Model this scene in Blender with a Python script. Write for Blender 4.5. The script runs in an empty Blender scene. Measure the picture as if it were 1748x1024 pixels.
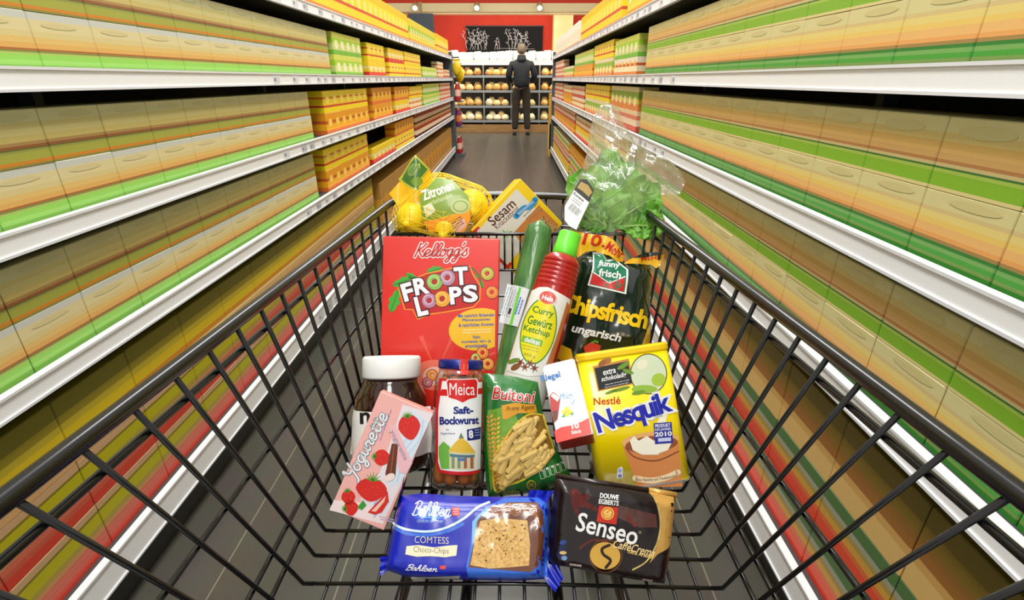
import bpy, bmesh, math, random
from math import sin, cos, pi, radians, sqrt
from mathutils import Vector, Matrix, noise, geometry

random.seed(7)
C = bpy.context.scene.collection
SC = bpy.context.scene

# ------------------------------------------------------------------ camera
F = 850.0                       # focal length in pixels of the 1748 px wide frame
CX, CY = 874.0, 512.0
HC = 1.12                       # camera height
TH = math.atan(377.0 / F)       # pitch below the horizon
cam_d = bpy.data.cameras.new('camera'); cam = bpy.data.objects.new('camera', cam_d); C.objects.link(cam)
cam_d.sensor_width = 36.0; cam_d.lens = F / 1748.0 * 36.0; cam_d.clip_start = 0.02; cam_d.clip_end = 100
cam.location = (0, 0, HC); cam.rotation_euler = (pi / 2 - TH, 0, 0)
SC.camera = cam
CAM = Matrix.Translation((0, 0, HC)) @ Matrix.Rotation(pi / 2 - TH, 4, 'X')

# ------------------------------------------------------------------ world, lamps, exposure
w = bpy.data.worlds.new('world'); SC.world = w; w.use_nodes = True
w.node_tree.nodes['Background'].inputs[0].default_value = (1.0, 0.98, 0.94, 1)
w.node_tree.nodes['Background'].inputs[1].default_value = 0.76
SC.view_settings.view_transform = 'Standard'; SC.view_settings.look = 'None'
SC.view_settings.exposure = 0.0; SC.view_settings.gamma = 1.0
try: SC.view_settings.use_curve_mapping = False
except Exception: pass
SC.cycles.max_bounces = 10; SC.cycles.transparent_max_bounces = 16
SC.cycles.sample_clamp_indirect = 6.0

def area_lamp(name, loc, sx, sy, watts, col=(1, 0.98, 0.94), rot=(0, 0, 0)):
    d = bpy.data.lights.new(name, 'AREA'); d.shape = 'RECTANGLE'; d.size = sx; d.size_y = sy
    d.energy = watts; d.color = col
    o = bpy.data.objects.new(name, d); C.objects.link(o); o.location = loc; o.rotation_euler = rot
    return o
for k, y in enumerate((-1.7, 0.3, 2.3, 4.3, 6.3, 8.3)):
    area_lamp('ceiling_lamp', (-0.14, y, 2.95), 0.5, 1.5, 34)
area_lamp('display_lamp', (0, 10.9, 2.25), 3.2, 0.25, 45, (1, 0.93, 0.8), (radians(28), 0, 0))
for z in (.52, .84, 1.145, 1.40): area_lamp('bread_fill_light', (0, 12.13, z), 3.6, 0.06, 9, (1, 0.92, 0.76), (radians(20), 0, 0))  # fill lights added under the display boards to brighten the bread
area_lamp('wall_fill_light', (0, 11.6, 2.85), 3.6, 0.2, 30, (1, 0.9, 0.8), (radians(50), 0, 0))  # unseen fill light behind the soffit, added to brighten the red wall

# ------------------------------------------------------------------ materials
def lin(c):
    c = c / 255.0
    return c / 12.92 if c <= 0.04045 else ((c + 0.055) / 1.055) ** 2.4
MATS = {}
def mat(rgb, rough=0.45, metal=0.0, emit=0.0, coat=0.0, spec=0.5):
    key = (tuple(rgb), rough, metal, emit, coat, spec)
    if key in MATS: return MATS[key]
    m = bpy.data.materials.new('paint_%d_%d_%d' % tuple(rgb)); m.use_nodes = True
    b = m.node_tree.nodes['Principled BSDF']
    col = (lin(rgb[0]), lin(rgb[1]), lin(rgb[2]), 1)
    b.inputs['Base Color'].default_value = col
    b.inputs['Roughness'].default_value = rough; b.inputs['Metallic'].default_value = metal
    b.inputs['Specular IOR Level'].default_value = spec
    if coat: b.inputs['Coat Weight'].default_value = coat; b.inputs['Coat Roughness'].default_value = 0.08
    if emit: b.inputs['Emission Color'].default_value = col; b.inputs['Emission Strength'].default_value = emit
    MATS[key] = m
    return m
def film(name, tint=(1, 1, 1), gloss=0.16, rough=0.06, bump=0.0, scale=30, milk=None, mk=0):
    """thin clear plastic or jar glass: transparent with a facing-angle gloss"""
    m = bpy.data.materials.new(name); m.use_nodes = True; nt = m.node_tree; nt.nodes.clear()
    o = nt.nodes.new('ShaderNodeOutputMaterial'); mx = nt.nodes.new('ShaderNodeMixShader')
    t = nt.nodes.new('ShaderNodeBsdfTransparent'); g = nt.nodes.new('ShaderNodeBsdfGlossy')
    lw = nt.nodes.new('ShaderNodeLayerWeight'); mp = nt.nodes.new('ShaderNodeMapRange')
    t.inputs[0].default_value = (*tint, 1); g.inputs['Roughness'].default_value = rough
    lw.inputs[0].default_value = 0.35
    mp.inputs[3].default_value = gloss * 0.45; mp.inputs[4].default_value = min(1, gloss * 3.2)
    nt.links.new(lw.outputs['Facing'], mp.inputs[0]); nt.links.new(mp.outputs[0], mx.inputs[0])
    nt.links.new(t.outputs[0], mx.inputs[1]); nt.links.new(g.outputs[0], mx.inputs[2]); nt.links.new(mx.outputs[0], o.inputs[0])
    if milk:
        df = nt.nodes.new('ShaderNodeBsdfTranslucent'); df.inputs[0].default_value = (*milk, 1); d2 = nt.nodes.new('ShaderNodeBsdfDiffuse'); d2.inputs[0].default_value = (*milk, 1)
        a1 = nt.nodes.new('ShaderNodeMixShader'); a2 = nt.nodes.new('ShaderNodeMixShader'); a2.inputs[0].default_value = mk
        nt.links.new(df.outputs[0], a1.inputs[1]); nt.links.new(d2.outputs[0], a1.inputs[2]); nt.links.new(t.outputs[0], a2.inputs[1]); nt.links.new(a1.outputs[0], a2.inputs[2]); nt.links.new(a2.outputs[0], mx.inputs[1])
    if bump:
        n = nt.nodes.new('ShaderNodeTexNoise'); n.inputs['Scale'].default_value = scale; n.inputs['Detail'].default_value = 3
        tc = nt.nodes.new('ShaderNodeTexCoord'); nt.links.new(tc.outputs['Object'], n.inputs['Vector'])
        bp = nt.nodes.new('ShaderNodeBump'); bp.inputs['Strength'].default_value = bump; bp.inputs['Distance'].default_value = 0.01
        nt.links.new(n.outputs[0], bp.inputs['Height']); nt.links.new(bp.outputs[0], g.inputs['Normal']); nt.links.new(bp.outputs[0], lw.inputs['Normal'])
    return m
def noisy(name, c1, c2, scale, rough=0.5, bump=0.0, stretch=(1, 1, 1), bscale=None):
    m = bpy.data.materials.new(name); m.use_nodes = True; nt = m.node_tree; b = nt.nodes['Principled BSDF']
    tc = nt.nodes.new('ShaderNodeTexCoord'); mp = nt.nodes.new('ShaderNodeMapping'); mp.inputs['Scale'].default_value = stretch
    n = nt.nodes.new('ShaderNodeTexNoise'); n.inputs['Scale'].default_value = scale; n.inputs['Detail'].default_value = 4
    r = nt.nodes.new('ShaderNodeValToRGB')
    r.color_ramp.elements[0].color = (*[lin(v) for v in c1], 1); r.color_ramp.elements[0].position = 0.35
    r.color_ramp.elements[1].color = (*[lin(v) for v in c2], 1); r.color_ramp.elements[1].position = 0.65
    nt.links.new(tc.outputs['Object'], mp.inputs[0]); nt.links.new(mp.outputs[0], n.inputs['Vector'])
    nt.links.new(n.outputs[0], r.inputs[0]); nt.links.new(r.outputs[0], b.inputs['Base Color'])
    b.inputs['Roughness'].default_value = rough
    if bump:
        bp = nt.nodes.new('ShaderNodeBump'); bp.inputs['Strength'].default_value = bump; bp.inputs['Distance'].default_value = 0.004
        if bscale:
            n2 = nt.nodes.new('ShaderNodeTexNoise'); n2.inputs['Scale'].default_value = bscale
            nt.links.new(mp.outputs[0], n2.inputs['Vector']); nt.links.new(n2.outputs[0], bp.inputs['Height'])
        else: nt.links.new(n.outputs[0], bp.inputs['Height'])
        nt.links.new(bp.outputs[0], b.inputs['Normal'])
    return m
def tile_mat():
    m = bpy.data.materials.new('floor_tiles'); m.use_nodes = True; nt = m.node_tree; b = nt.nodes['Principled BSDF']
    tc = nt.nodes.new('ShaderNodeTexCoord'); mp = nt.nodes.new('ShaderNodeMapping'); mp.inputs['Rotation'].default_value = (0, 0, pi / 2)
    mp.inputs['Location'].default_value = (0, 0.12, 0)
    br = nt.nodes.new('ShaderNodeTexBrick'); br.offset = 0.0
    br.inputs['Color1'].default_value = (0.088, 0.083, 0.066, 1); br.inputs['Color2'].default_value = (0.098, 0.092, 0.074, 1)
    br.inputs['Mortar'].default_value = (0.25, 0.23, 0.16, 1); br.inputs['Scale'].default_value = 1.0
    br.inputs['Brick Width'].default_value = 2.4; br.inputs['Row Height'].default_value = 0.3; br.inputs['Mortar Size'].default_value = 0.0022
    n = nt.nodes.new('ShaderNodeTexNoise'); n.inputs['Scale'].default_value = 9; n.inputs['Detail'].default_value = 6
    mx = nt.nodes.new('ShaderNodeMix'); mx.data_type = 'RGBA'; mx.blend_type = 'MULTIPLY'; mx.inputs[0].default_value = 0.35
    nt.links.new(tc.outputs['Object'], mp.inputs[0]); nt.links.new(mp.outputs[0], br.inputs['Vector']); nt.links.new(tc.outputs['Object'], n.inputs['Vector'])
    nt.links.new(br.outputs['Color'], mx.inputs[6]); nt.links.new(n.outputs['Color'], mx.inputs[7]); nt.links.new(mx.outputs[2], b.inputs['Base Color'])
    b.inputs['Roughness'].default_value = 0.31
    return m

# ------------------------------------------------------------------ mesh helpers
class MB:
    """collects geometry with several materials for ONE mesh object"""
    def __init__(s): s.bm = bmesh.new(); s.mats = []
    def mi(s, m):
        if m not in s.mats: s.mats.append(m)
        return s.mats.index(m)
    def face(s, vs, m, smooth=False):
        try: f = s.bm.faces.new(vs)
        except ValueError: return None
        f.material_index = s.mi(m); f.smooth = smooth; return f
    def box(s, x0, x1, y0, y1, z0, z1, m, bev=0.0, faces=None):
        """faces: optional dict of material per side: x-,x+,y-,y+,z-,z+"""
        faces = faces or {}
        tmp = bmesh.new(); r = bmesh.ops.create_cube(tmp, size=1.0)
        for v in tmp.verts:
            v.co = Vector((x0 + (v.co.x + .5) * (x1 - x0), y0 + (v.co.y + .5) * (y1 - y0), z0 + (v.co.z + .5) * (z1 - z0)))
        if bev: bmesh.ops.bevel(tmp, geom=tmp.edges[:] + tmp.verts[:], offset=bev, segments=2, profile=0.5, affect='EDGES')
        s.add_bm(tmp, m, faces=faces, smooth=False); tmp.free()
    def add_bm(s, tmp, m, M=None, faces=None, smooth=False):
        tmp.normal_update(); mp = {}
        for v in tmp.verts: mp[v] = s.bm.verts.new(M @ v.co if M else v.co)
        for f in tmp.faces:
            mm = m
            if faces:
                n = f.normal; a = max(range(3), key=lambda i: abs(n[i])); k = 'xyz'[a] + ('+' if n[a] > 0 else '-')
                mm = faces.get(k, m)
            s.face([mp[v] for v in f.verts], mm, smooth)
    def tube(s, pts, r, m, seg=8, closed=False, caps=True):
        pts = [Vector(p) for p in pts]; n = len(pts); rings = []; up = None
        for i, p in enumerate(pts):
            if closed: t = (pts[(i + 1) % n] - pts[i - 1]).normalized()
            else: t = (pts[min(i + 1, n - 1)] - pts[max(i - 1, 0)]).normalized()
            if up is None:
                up = Vector((0, 0, 1)) if abs(t.z) < 0.9 else Vector((1, 0, 0))
            a = t.cross(up)
            if a.length < 1e-6: a = t.cross(Vector((0, 1, 0.3)))
            a.normalize(); b = a.cross(t).normalized(); up = b
            rr = r[i] if isinstance(r, (list, tuple)) else r
            rings.append([s.bm.verts.new(p + (a * cos(2 * pi * k / seg) + b * sin(2 * pi * k / seg)) * rr) for k in range(seg)])
        for i in range(n if closed else n - 1):
            A, B = rings[i], rings[(i + 1) % n]
            for k in range(seg): s.face([A[k], A[(k + 1) % seg], B[(k + 1) % seg], B[k]], m, True)
        if caps and not closed:
            s.face(rings[0][::-1], m); s.face(rings[-1], m)
    def lathe(s, prof, m, seg=32, M=None, sx=1.0, sz=1.0, rib=None, caps=True):
        """prof: list of (radius, y[, material]) along local y"""
        rings = []
        for i, p in enumerate(prof):
            ring = []
            for k in range(seg):
                a = 2 * pi * k / seg; R = p[0]
                if rib and rib[0] <= p[1] <= rib[1]: R *= 1 - rib[3] * (0.5 + 0.5 * cos(a * rib[2]))
                v = Vector((R * cos(a) * sx, p[1], R * sin(a) * sz)); ring.append(s.bm.verts.new(M @ v if M else v))
            rings.append(ring)
        for i in range(len(prof) - 1):
            mm = prof[i][2] if len(prof[i]) > 2 else m
            A, B = rings[i], rings[i + 1]
            for k in range(seg): s.face([A[k], B[k], B[(k + 1) % seg], A[(k + 1) % seg]], mm, True)
        if caps:
            if prof[0][0] > 1e-5: s.face(rings[0], m)
            if prof[-1][0] > 1e-5: s.face(rings[-1][::-1], prof[-2][2] if len(prof[-2]) > 2 else m)
    def ball(s, c, r, m, sx=1, sy=1, sz=1, sub=2, M=None):
        tmp = bmesh.new(); bmesh.ops.create_icosphere(tmp, subdivisions=sub, radius=1.0)
        for v in tmp.verts:
            q = Vector((v.co.x * r * sx, v.co.y * r * sy, v.co.z * r * sz)); v.co = (M @ q if M else q) + Vector(c)
        s.add_bm(tmp, m, smooth=True); tmp.free()
    def mesh(s, name):
        bmesh.ops.recalc_face_normals(s.bm, faces=s.bm.faces[:]) if False else None
        me = bpy.data.meshes.new(name); s.bm.to_mesh(me); s.bm.free()
        for m in s.mats: me.materials.append(m)
        return me
    def build(s, name, parent=None, loc=None):
        o = bpy.data.objects.new(name, s.mesh(name)); C.objects.link(o)
        if parent: o.parent = parent
        if loc: o.location = loc
        return o

def tag(o, label=None, cat=None, group=None, kind=None):
    if label: o['label'] = label
    if cat: o['category'] = cat
    if group: o['group'] = group
    if kind: o['kind'] = kind
    return o
def empty(name, label, cat, M=None, group=None):
    o = bpy.data.objects.new(name, None); C.objects.link(o); o.empty_display_size = 0.05
    if M is not None: o.matrix_world = M
    return tag(o, label, cat, group)
def at(px, py, zc):
    """world point seen at a pixel of the photograph at camera depth zc"""
    return CAM @ Vector(((px - CX) / F * zc, (CY - py) / F * zc, -zc))

# ------------------------------------------------------------------ lettering (2-D shapes, later laid onto a surface)
_tx = {}
def text_raw(sv, bold=0.0, shear=0.0, space=1.0):
    key = (sv, bold, shear, space)
    if key in _tx: return _tx[key]
    c = bpy.data.curves.new('lettering', 'FONT'); c.body = sv; c.size = 1.0; c.offset = bold; c.shear = shear; c.space_character = space
    c.resolution_u = 3; c.fill_mode = 'FRONT'
    o = bpy.data.objects.new('lettering', c); C.objects.link(o)
    dg = bpy.context.evaluated_depsgraph_get(); me = bpy.data.meshes.new_from_object(o.evaluated_get(dg))
    vs = [(v.co.x, v.co.y) for v in me.vertices]; fs = [tuple(p.vertices) for p in me.polygons]
    bpy.data.objects.remove(o); bpy.data.curves.remove(c); bpy.data.meshes.remove(me)
    _tx[key] = (vs, fs); return _tx[key]
GL = {
 'e': [[(0,.4),(.45,.5),(.6,.8),(.4,1.0),(.15,.8),(.1,.35),(.35,0),(.75,.2)]],
 'l': [[(0,.2),(.4,1.0),(.5,1.7),(.3,1.9),(.15,1.5),(.15,.4),(.35,0),(.6,.2)]],
 'o': [[(.35,1),(.1,.75),(.08,.3),(.35,0),(.62,.3),(.6,.75),(.35,1),(.5,.82),(.85,.85)]],
 'g': [[(.6,.95),(.3,1),(.08,.6),(.2,.1),(.45,.15),(.62,.9),(.58,0),(.45,-.7),(.2,-.8),(.1,-.5),(.5,-.1),(.8,.2)]],
 's': [[(0,.2),(.4,1.05),(.45,.7),(.6,.3),(.4,0),(.1,.1)]],
 'a': [[(.6,.9),(.35,1),(.08,.55),(.2,.05),(.45,.2),(.62,.95),(.62,.25),(.75,0),(.95,.2)]],
 'h': [[(0,.2),(.35,1.1),(.42,1.8),(.25,1.9),(.15,1.4),(.12,0)],[(.12,.4),(.35,.95),(.55,.85),(.55,.2),(.7,0),(.9,.2)]],
 'n': [[(0,.8),(.12,1),(.15,0)],[(.15,.5),(.4,1),(.58,.8),(.58,.2),(.72,0),(.92,.2)]],
 'u': [[(0,.8),(.12,1),(.12,.3),(.3,0),(.52,.3),(.6,1),(.6,.25),(.75,0),(.95,.2)]],
 'r': [[(0,.6),(.2,1.1),(.3,.85),(.55,.9),(.45,.3),(.6,0),(.8,.2)]],
 't': [[(.1,.3),(.3,1.0),(.35,1.6),(.28,.3),(.45,0),(.7,.2)],[(.05,1.1),(.6,1.15)]],
 'K': [[(.3,1.9),(.22,1),(.1,0)],[(1.0,1.85),(.65,1.3),(.3,.95)],[(.35,.95),(.7,.3),(1.0,0),(1.2,.2)]],
 'B': [[(.35,1.8),(.25,.9),(.15,0)],[(.0,1.6),(.5,2.0),(.95,1.7),(.75,1.1),(.4,1.0)],[(.4,1.0),(.9,.8),(.85,.2),(.4,0),(.0,.2)]],
 'Y': [[(0,1.6),(.15,1.9),(.25,1.2),(.5,.9),(.8,1.1)],[(1.0,1.9),(.75,.7),(.45,-.5),(.2,-.6)]],
 "'": [[(.15,1.9),(.05,1.5)]],
}
ADV = {'K': 1.1, 'B': 1.0, 'Y': .95, 'l': .52, 't': .6, "'": .22, 's': .66, 'r': .72}
def catmull(p, n=5):
    out = []
    for i in range(len(p) - 1):
        p0 = p[max(i - 1, 0)]; p1 = p[i]; p2 = p[i + 1]; p3 = p[min(i + 2, len(p) - 1)]
        for k in range(n):
            t = k / n
            out.append(tuple(.5 * ((2 * p1[j]) + (-p0[j] + p2[j]) * t + (2 * p0[j] - 5 * p1[j] + 4 * p2[j] - p3[j]) * t * t + (-p0[j] + 3 * p1[j] - 3 * p2[j] + p3[j]) * t ** 3) for j in range(2)))
    out.append(tuple(p[-1])); return out
def cursive(sv):
    x = 0; out = []
    for ch in sv:
        for st in GL[ch]: out.append([(x + a, b) for a, b in catmull(st)])
        x += ADV.get(ch, .8)
    return out, x
def ell(cx, cy, rx, ry, rot=0, n=28, a0=0, a1=360):
    r = radians(rot); out = []
    full = abs(a1 - a0) >= 360
    for k in range(n if full else n + 1):
        a = radians(a0 + (a1 - a0) * k / n); x = rx * cos(a); y = ry * sin(a)
        out.append((cx + x * cos(r) - y * sin(r), cy - (x * sin(r) + y * cos(r))))
    return out
def rect(cx, cy, w_, h_, rot=0):
    r = radians(rot); out = []
    for sx, sy in ((-1, -1), (1, -1), (1, 1), (-1, 1)):
        x = sx * w_ / 2; y = sy * h_ / 2
        out.append((cx + x * cos(r) - y * sin(r), cy - (x * sin(r) + y * cos(r))))
    return out

class Art:
    """flat artwork in photo pixels (y down); laid on a product's front surface by Prod.lay"""
    def __init__(s): s.v = []; s.f = []     # verts (x,y,layer), faces (idx tuple, material)
    def poly(s, pts, m, L=1):
        n = len(s.v); s.v += [(x, y, L) for x, y in pts]; s.f.append((tuple(range(n, n + len(pts))), m))
    def line(s, pts, wd, m, L=1, smooth=True, closed=False):
        if smooth and len(pts) > 2: pts = catmull(list(pts) + ([pts[0]] if closed else []), 6)
        elif closed: pts = list(pts) + [pts[0]]
        nl = []
        for i in range(len(pts)):
            a = pts[max(i - 1, 0)]; b = pts[min(i + 1, len(pts) - 1)]; dx, dy = b[0] - a[0], b[1] - a[1]; d = sqrt(dx * dx + dy * dy) or 1
            nl.append((-dy / d * wd / 2, dx / d * wd / 2))
        for i in range(len(pts) - 1):
            p, q = pts[i], pts[i + 1]; a, b = nl[i], nl[i + 1]
            s.poly([(p[0] + a[0], p[1] + a[1]), (q[0] + b[0], q[1] + b[1]), (q[0] - b[0], q[1] - b[1]), (p[0] - a[0], p[1] - a[1])], m, L)
        for p in (pts[0], pts[-1]): s.poly(ell(p[0], p[1], wd / 2, wd / 2, 0, 8), m, L)
    def ring(s, cx, cy, ro, ri, m, L=1, n=24, sq=1.0, rot=0):
        a = ell(cx, cy, ro, ro * sq, rot, n); b = ell(cx, cy, ri, ri * sq, rot, n)
        for k in range(n): s.poly([a[k], a[(k + 1) % n], b[(k + 1) % n], b[k]], m, L)
    def text(s, sv, cx, cy, wd, h, m, rot=0, L=2, bold=0.0, shear=0.0, out=None, outm=None, space=1.0, arc=0.0):
        vs, fs = text_raw(sv, bold, shear, space)
        if not vs: return
        x0 = min(v[0] for v in vs); x1 = max(v[0] for v in vs); y0 = min(v[1] for v in vs); y1 = max(v[1] for v in vs)
        r = radians(rot)
        def T(v):
            x = ((v[0] - x0) / (x1 - x0) - .5) * wd; y = ((v[1] - y0) / (y1 - y0) - .5) * h
            y += arc * (1 - (2 * x / wd) ** 2)
            return (cx + x * cos(r) - y * sin(r), cy - (x * sin(r) + y * cos(r)))
        jobs = [(vs, fs, m, L)]
        if out: o = text_raw(sv, bold + out, shear, space); jobs.insert(0, (o[0], o[1], outm, L - .5))
        for v_, f_, mm, LL in jobs:
            n = len(s.v); s.v += [(*T(v), LL) for v in v_]; s.f += [(tuple(n + i for i in f), mm) for f in f_]
    def script(s, sv, cx, cy, wd, h, pen, m, rot=0, L=2, shear=.25, out=None, outm=None):
        sts, adv = cursive(sv); sts = [[(x + shear * y, y) for x, y in st] for st in sts]
        xs = [p[0] for st in sts for p in st]; ys = [p[1] for st in sts for p in st]
        x0, x1, y0, y1 = min(xs), max(xs), min(ys), max(ys); r = radians(rot)
        def T(v):
            x = ((v[0] - x0) / (x1 - x0) - .5) * wd; y = ((v[1] - y0) / (y1 - y0) - .5) * h
            return (cx + x * cos(r) - y * sin(r), cy - (x * sin(r) + y * cos(r)))
        for st in sts:
            if out: s.line([T(v) for v in st], pen + out * 2, outm, L - .5, smooth=False)
            s.line([T(v) for v in st], pen, m, L, smooth=False)
    def lines(s, cx, cy, wd, n, step, m, rot=0, th=1.2, L=2, jit=.2):
        """rows of illegible tiny print, as broken dashes"""
        r = radians(rot); rn = random.Random(int(cx * 7 + cy))
        for k in range(n):
            yy = (k - (n - 1) / 2) * step; x = -wd / 2 * (1 - jit * rn.random())
            while x < wd / 2 * (1 - jit * .5):
                l = wd * (.06 + .12 * rn.random())
                c = (cx + (x + l / 2) * cos(r) + yy * sin(r), cy - (x + l / 2) * sin(r) + yy * cos(r))
                s.poly(rect(c[0], c[1], l, th, rot), m, L); x += l + wd * .03

EPS = 0.00028
class Prod:
    """a product: local x right, y up, z out of its front; root empty at its base"""
    def __init__(s, name, label, cat, px, py, zc, roll=0, tilt=0, yaw=0, group=None, size=1.0):
        s.M = CAM @ Matrix.Translation(((px - CX) / F * zc, (CY - py) / F * zc, -zc)) @ Matrix.Rotation(radians(roll), 4, 'Z') @ Matrix.Rotation(radians(tilt), 4, 'X') @ Matrix.Rotation(radians(yaw), 4, 'Y') @ Matrix.Scale(size, 4)
        s.Mi = s.M.inverted(); s.c = s.Mi @ Vector((0, 0, HC)); s.R = (s.Mi @ CAM).to_3x3()
        s.root = empty(name, label, cat, s.M, group); s.H = lambda x, y: 0.0; s.step = None
    def loc(s, px, py, H=None):
        H = H or s.H
        d = s.R @ Vector(((px - CX) / F, (CY - py) / F, -1.0)); z = 0.0
        for it in range(4 if H is not None else 1):
            t = (z - s.c.z) / d.z; x = s.c.x + d.x * t; y = s.c.y + d.y * t
            z = 0.6 * H(x, y) + 0.4 * z if it else H(x, y)
        return x, y
    def at_plane(s, px, py, z=0.0):
        d = s.R @ Vector(((px - CX) / F, (CY - py) / F, -1.0)); t = (z - s.c.z) / d.z
        return s.c.x + d.x * t, s.c.y + d.y * t
    def lay(s, art, mb, H=None, step=None, lift=0.0, smooth=None):
        """lay artwork onto front surface z = H(x,y) inside the mesh builder"""
        H = H or s.H; step = step or s.step
        bm = bmesh.new(); vs = []
        for (x, y, L) in art.v:
            a, b = s.loc(x, y, H); vs.append(bm.verts.new((a, b, L * EPS)))
        s._fill(bm, vs, art.f, mb, H, step, lift, step is not None if smooth is None else smooth)
    def _fill(s, bm, vs, fl, mb, H, step, lift, smooth, sign=1):
        for f, m in fl:
            try: fc = bm.faces.new([vs[i] for i in f])
            except ValueError: continue
            fc.material_index = mb.mi(m)
        big = [f for f in bm.faces if len(f.verts) > 4]
        if big: bmesh.ops.triangulate(bm, faces=big)
        if step:
            for ax in (0, 1):
                lo = min(v.co[ax] for v in bm.verts); hi = max(v.co[ax] for v in bm.verts); q = math.floor(lo / step) * step + step
                no = Vector((1, 0, 0)) if ax == 0 else Vector((0, 1, 0))
                while q < hi:
                    co = Vector((q, 0, 0)) if ax == 0 else Vector((0, q, 0))
                    bmesh.ops.bisect_plane(bm, geom=bm.verts[:] + bm.edges[:] + bm.faces[:], dist=1e-7, plane_co=co, plane_no=no); q += step
        mp = {}
        for v in bm.verts: mp[v] = mb.bm.verts.new((v.co.x, v.co.y, sign * (H(v.co.x, v.co.y) + v.co.z + lift)))
        for f in bm.faces:
            vv = [mp[v] for v in f.verts]
            nz = f.normal.z if f.normal.length else (f.normal_update() or f.normal.z)
            f.normal_update()
            if (f.normal.z < 0) == (sign > 0): vv.reverse()
            mb.face(vv, mb.mats[f.material_index], smooth)
        bm.free()
    def pillow(s, mb, outline_px, T, D, m, back=None, step=.006, wr=0.0, ws=30, Tb=None, seed=0, extra=None):
        """a filled bag: outline in photo pixels, thickness grows away from the seam"""
        pl = [s.at_plane(*p) for p in outline_px]; n = len(pl)
        sx = [(pl[i][0], pl[i][1], pl[(i + 1) % n][0] - pl[i][0], pl[(i + 1) % n][1] - pl[i][1]) for i in range(n)]
        def dist(x, y):
            best = 1e9
            for ax, ay, dx, dy in sx:
                l2 = dx * dx + dy * dy or 1e-12; t = ((x - ax) * dx + (y - ay) * dy) / l2; t = 0 if t < 0 else 1 if t > 1 else t
                ex = x - ax - dx * t; ey = y - ay - dy * t; q = ex * ex + ey * ey
                if q < best: best = q
            return sqrt(best)
        def H(x, y):
            d = dist(x, y); k = min(d / D, 1.0); z = T * (1 - (1 - k) ** 2.3)
            if wr:
                nn = noise.noise(Vector((x * ws, y * ws, seed))) + .6 * abs(noise.noise(Vector((x * ws * 2.1 + 5, y * ws * 1.3, seed + 3))))
                z += wr * nn * min(1, d / (D * .35))
            if extra: z += extra(x, y, k)
            return z
        s.H = H; s.step = step
        for sign, mm, hh in ((1, m, H), (-1, back or m, (lambda x, y: (Tb if Tb is not None else T * .6) / T * H(x, y)))):
            bm = bmesh.new(); vs = [bm.verts.new((x, y, 0)) for x, y in pl]
            s._fill(bm, vs, [(tuple(range(n)), mm)], mb, hh, step, 0, True, sign)

# ------------------------------------------------------------------ common colours
WHITE = (238, 238, 235); BLACK = (16, 16, 18)
M_black_wire = mat((9, 9, 10), 0.24, 0.0, 0, 0.3, .5)
M_white = mat(WHITE, 0.4); M_red = mat((214, 30, 24), 0.4); M_blk = mat(BLACK, 0.4)
RAIL = mat((247, 248, 248), 0.35)

# ================================================================== THE SETTING
mb = MB(); mb.box(-3.2, 3.2, -2.5, 15, -0.05, 0, tile_mat()); tag(mb.build('floor'), kind='structure')
M_redwall = noisy('red_plaster', (186, 42, 8), (198, 48, 10), 2.2, 0.7)
mb = MB(); mb.box(-4.5, 4.5, 13.0, 13.15, 0, 3.4, M_redwall); tag(mb.build('wall_back'), kind='structure')
M_soff = mat((200, 50, 12), 0.7)
mb = MB(); mb.box(-4.5, 4.5, 10.85, 11.2, 2.42, 3.4, M_soff); tag(mb.build('trim_1'), kind='structure')
mb = MB(); mb.box(-4.5, 4.5, 10.78, 11.3, 2.28, 2.42, mat((244, 218, 164), 0.5)); tag(mb.build('trim_2'), kind='structure')
mb = MB(); mb.box(0.93, 1.36, 12.62, 13.0, 0, 3.4, noisy('cream_plaster', (236, 206, 140), (244, 218, 158), 3, .6)); tag(mb.build('wall_pillar'), kind='structure')

# spotlights on the beam
for i, px in enumerate((720, 818, 918, 1017)):
    p = at(px, 17, 9.95)
    r = empty('spotlight', ['small ceiling spotlight on the cream beam, farthest left of four', 'small ceiling spotlight on the cream beam above the left half of the blackboard', 'small ceiling spotlight on the cream beam above the person', 'small ceiling spotlight on the cream beam, farthest right of four'][i], 'spotlight', Matrix.Translation((p.x, 10.70, 2.36)), 'spotlights on the beam')
    b = MB(); b.lathe([(0.045, -.06), (0.05, 0), (0.05, .07), (0.02, .085)], mat((190, 170, 120), .3, .4), 14); b.build('housing', r).rotation_euler = (radians(35), 0, 0)
    b = MB(); b.lathe([(0.001, -.064), (0.042, -.062)], mat((255, 250, 235), .3, 0, 14), 14, caps=False); b.build('lamp', r).rotation_euler = (radians(35), 0, 0)
    b = MB(); b.box(-.015, .015, .0, .09, .02, .05, mat((60, 55, 50), .5)); b.build('bracket', r)

# blackboard with chalk drawings
r = empty('blackboard', 'black board with white chalk plant drawings on the red back wall', 'blackboard', Matrix.Translation((-0.17, 12.985, 1.70)))
b = MB(); b.box(-.88, .88, -.03, 0, 0, .52, mat((9, 9, 10), .6, 0, 0, 0, .2)); b.build('panel', r)
b = MB()
chalk = mat((225, 226, 222), .8); rn = random.Random(3)
for (cx, n) in ((-.62, 9), (.33, 8), (-.15, 3)):
    for k in range(n):
        x = cx + (k - n / 2) * .055; z = .04; pts = [(x, -.034, z)]
        for q in range(6 if n > 3 else 3):
            x += rn.uniform(-.045, .045); z += rn.uniform(.04, .085); pts.append((x, -.034, min(z, .5)))
        b.tube(pts, .0045, chalk, 5)
        for q in range(2, len(pts)):
            p = pts[q]; s_ = rn.choice((-1, 1)); b.tube([p, (p[0] + s_ * .03, -.034, p[2] + .03), (p[0] + s_ * .05, -.034, p[2] + .005)], .004, chalk, 5)
b.tube([(-.86, -.034, .3), (-.7, -.034, .2)], .006, chalk, 5); b.tube([(-.2, -.034, .075), (.7, -.034, .06)], .003, chalk, 5)
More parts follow.
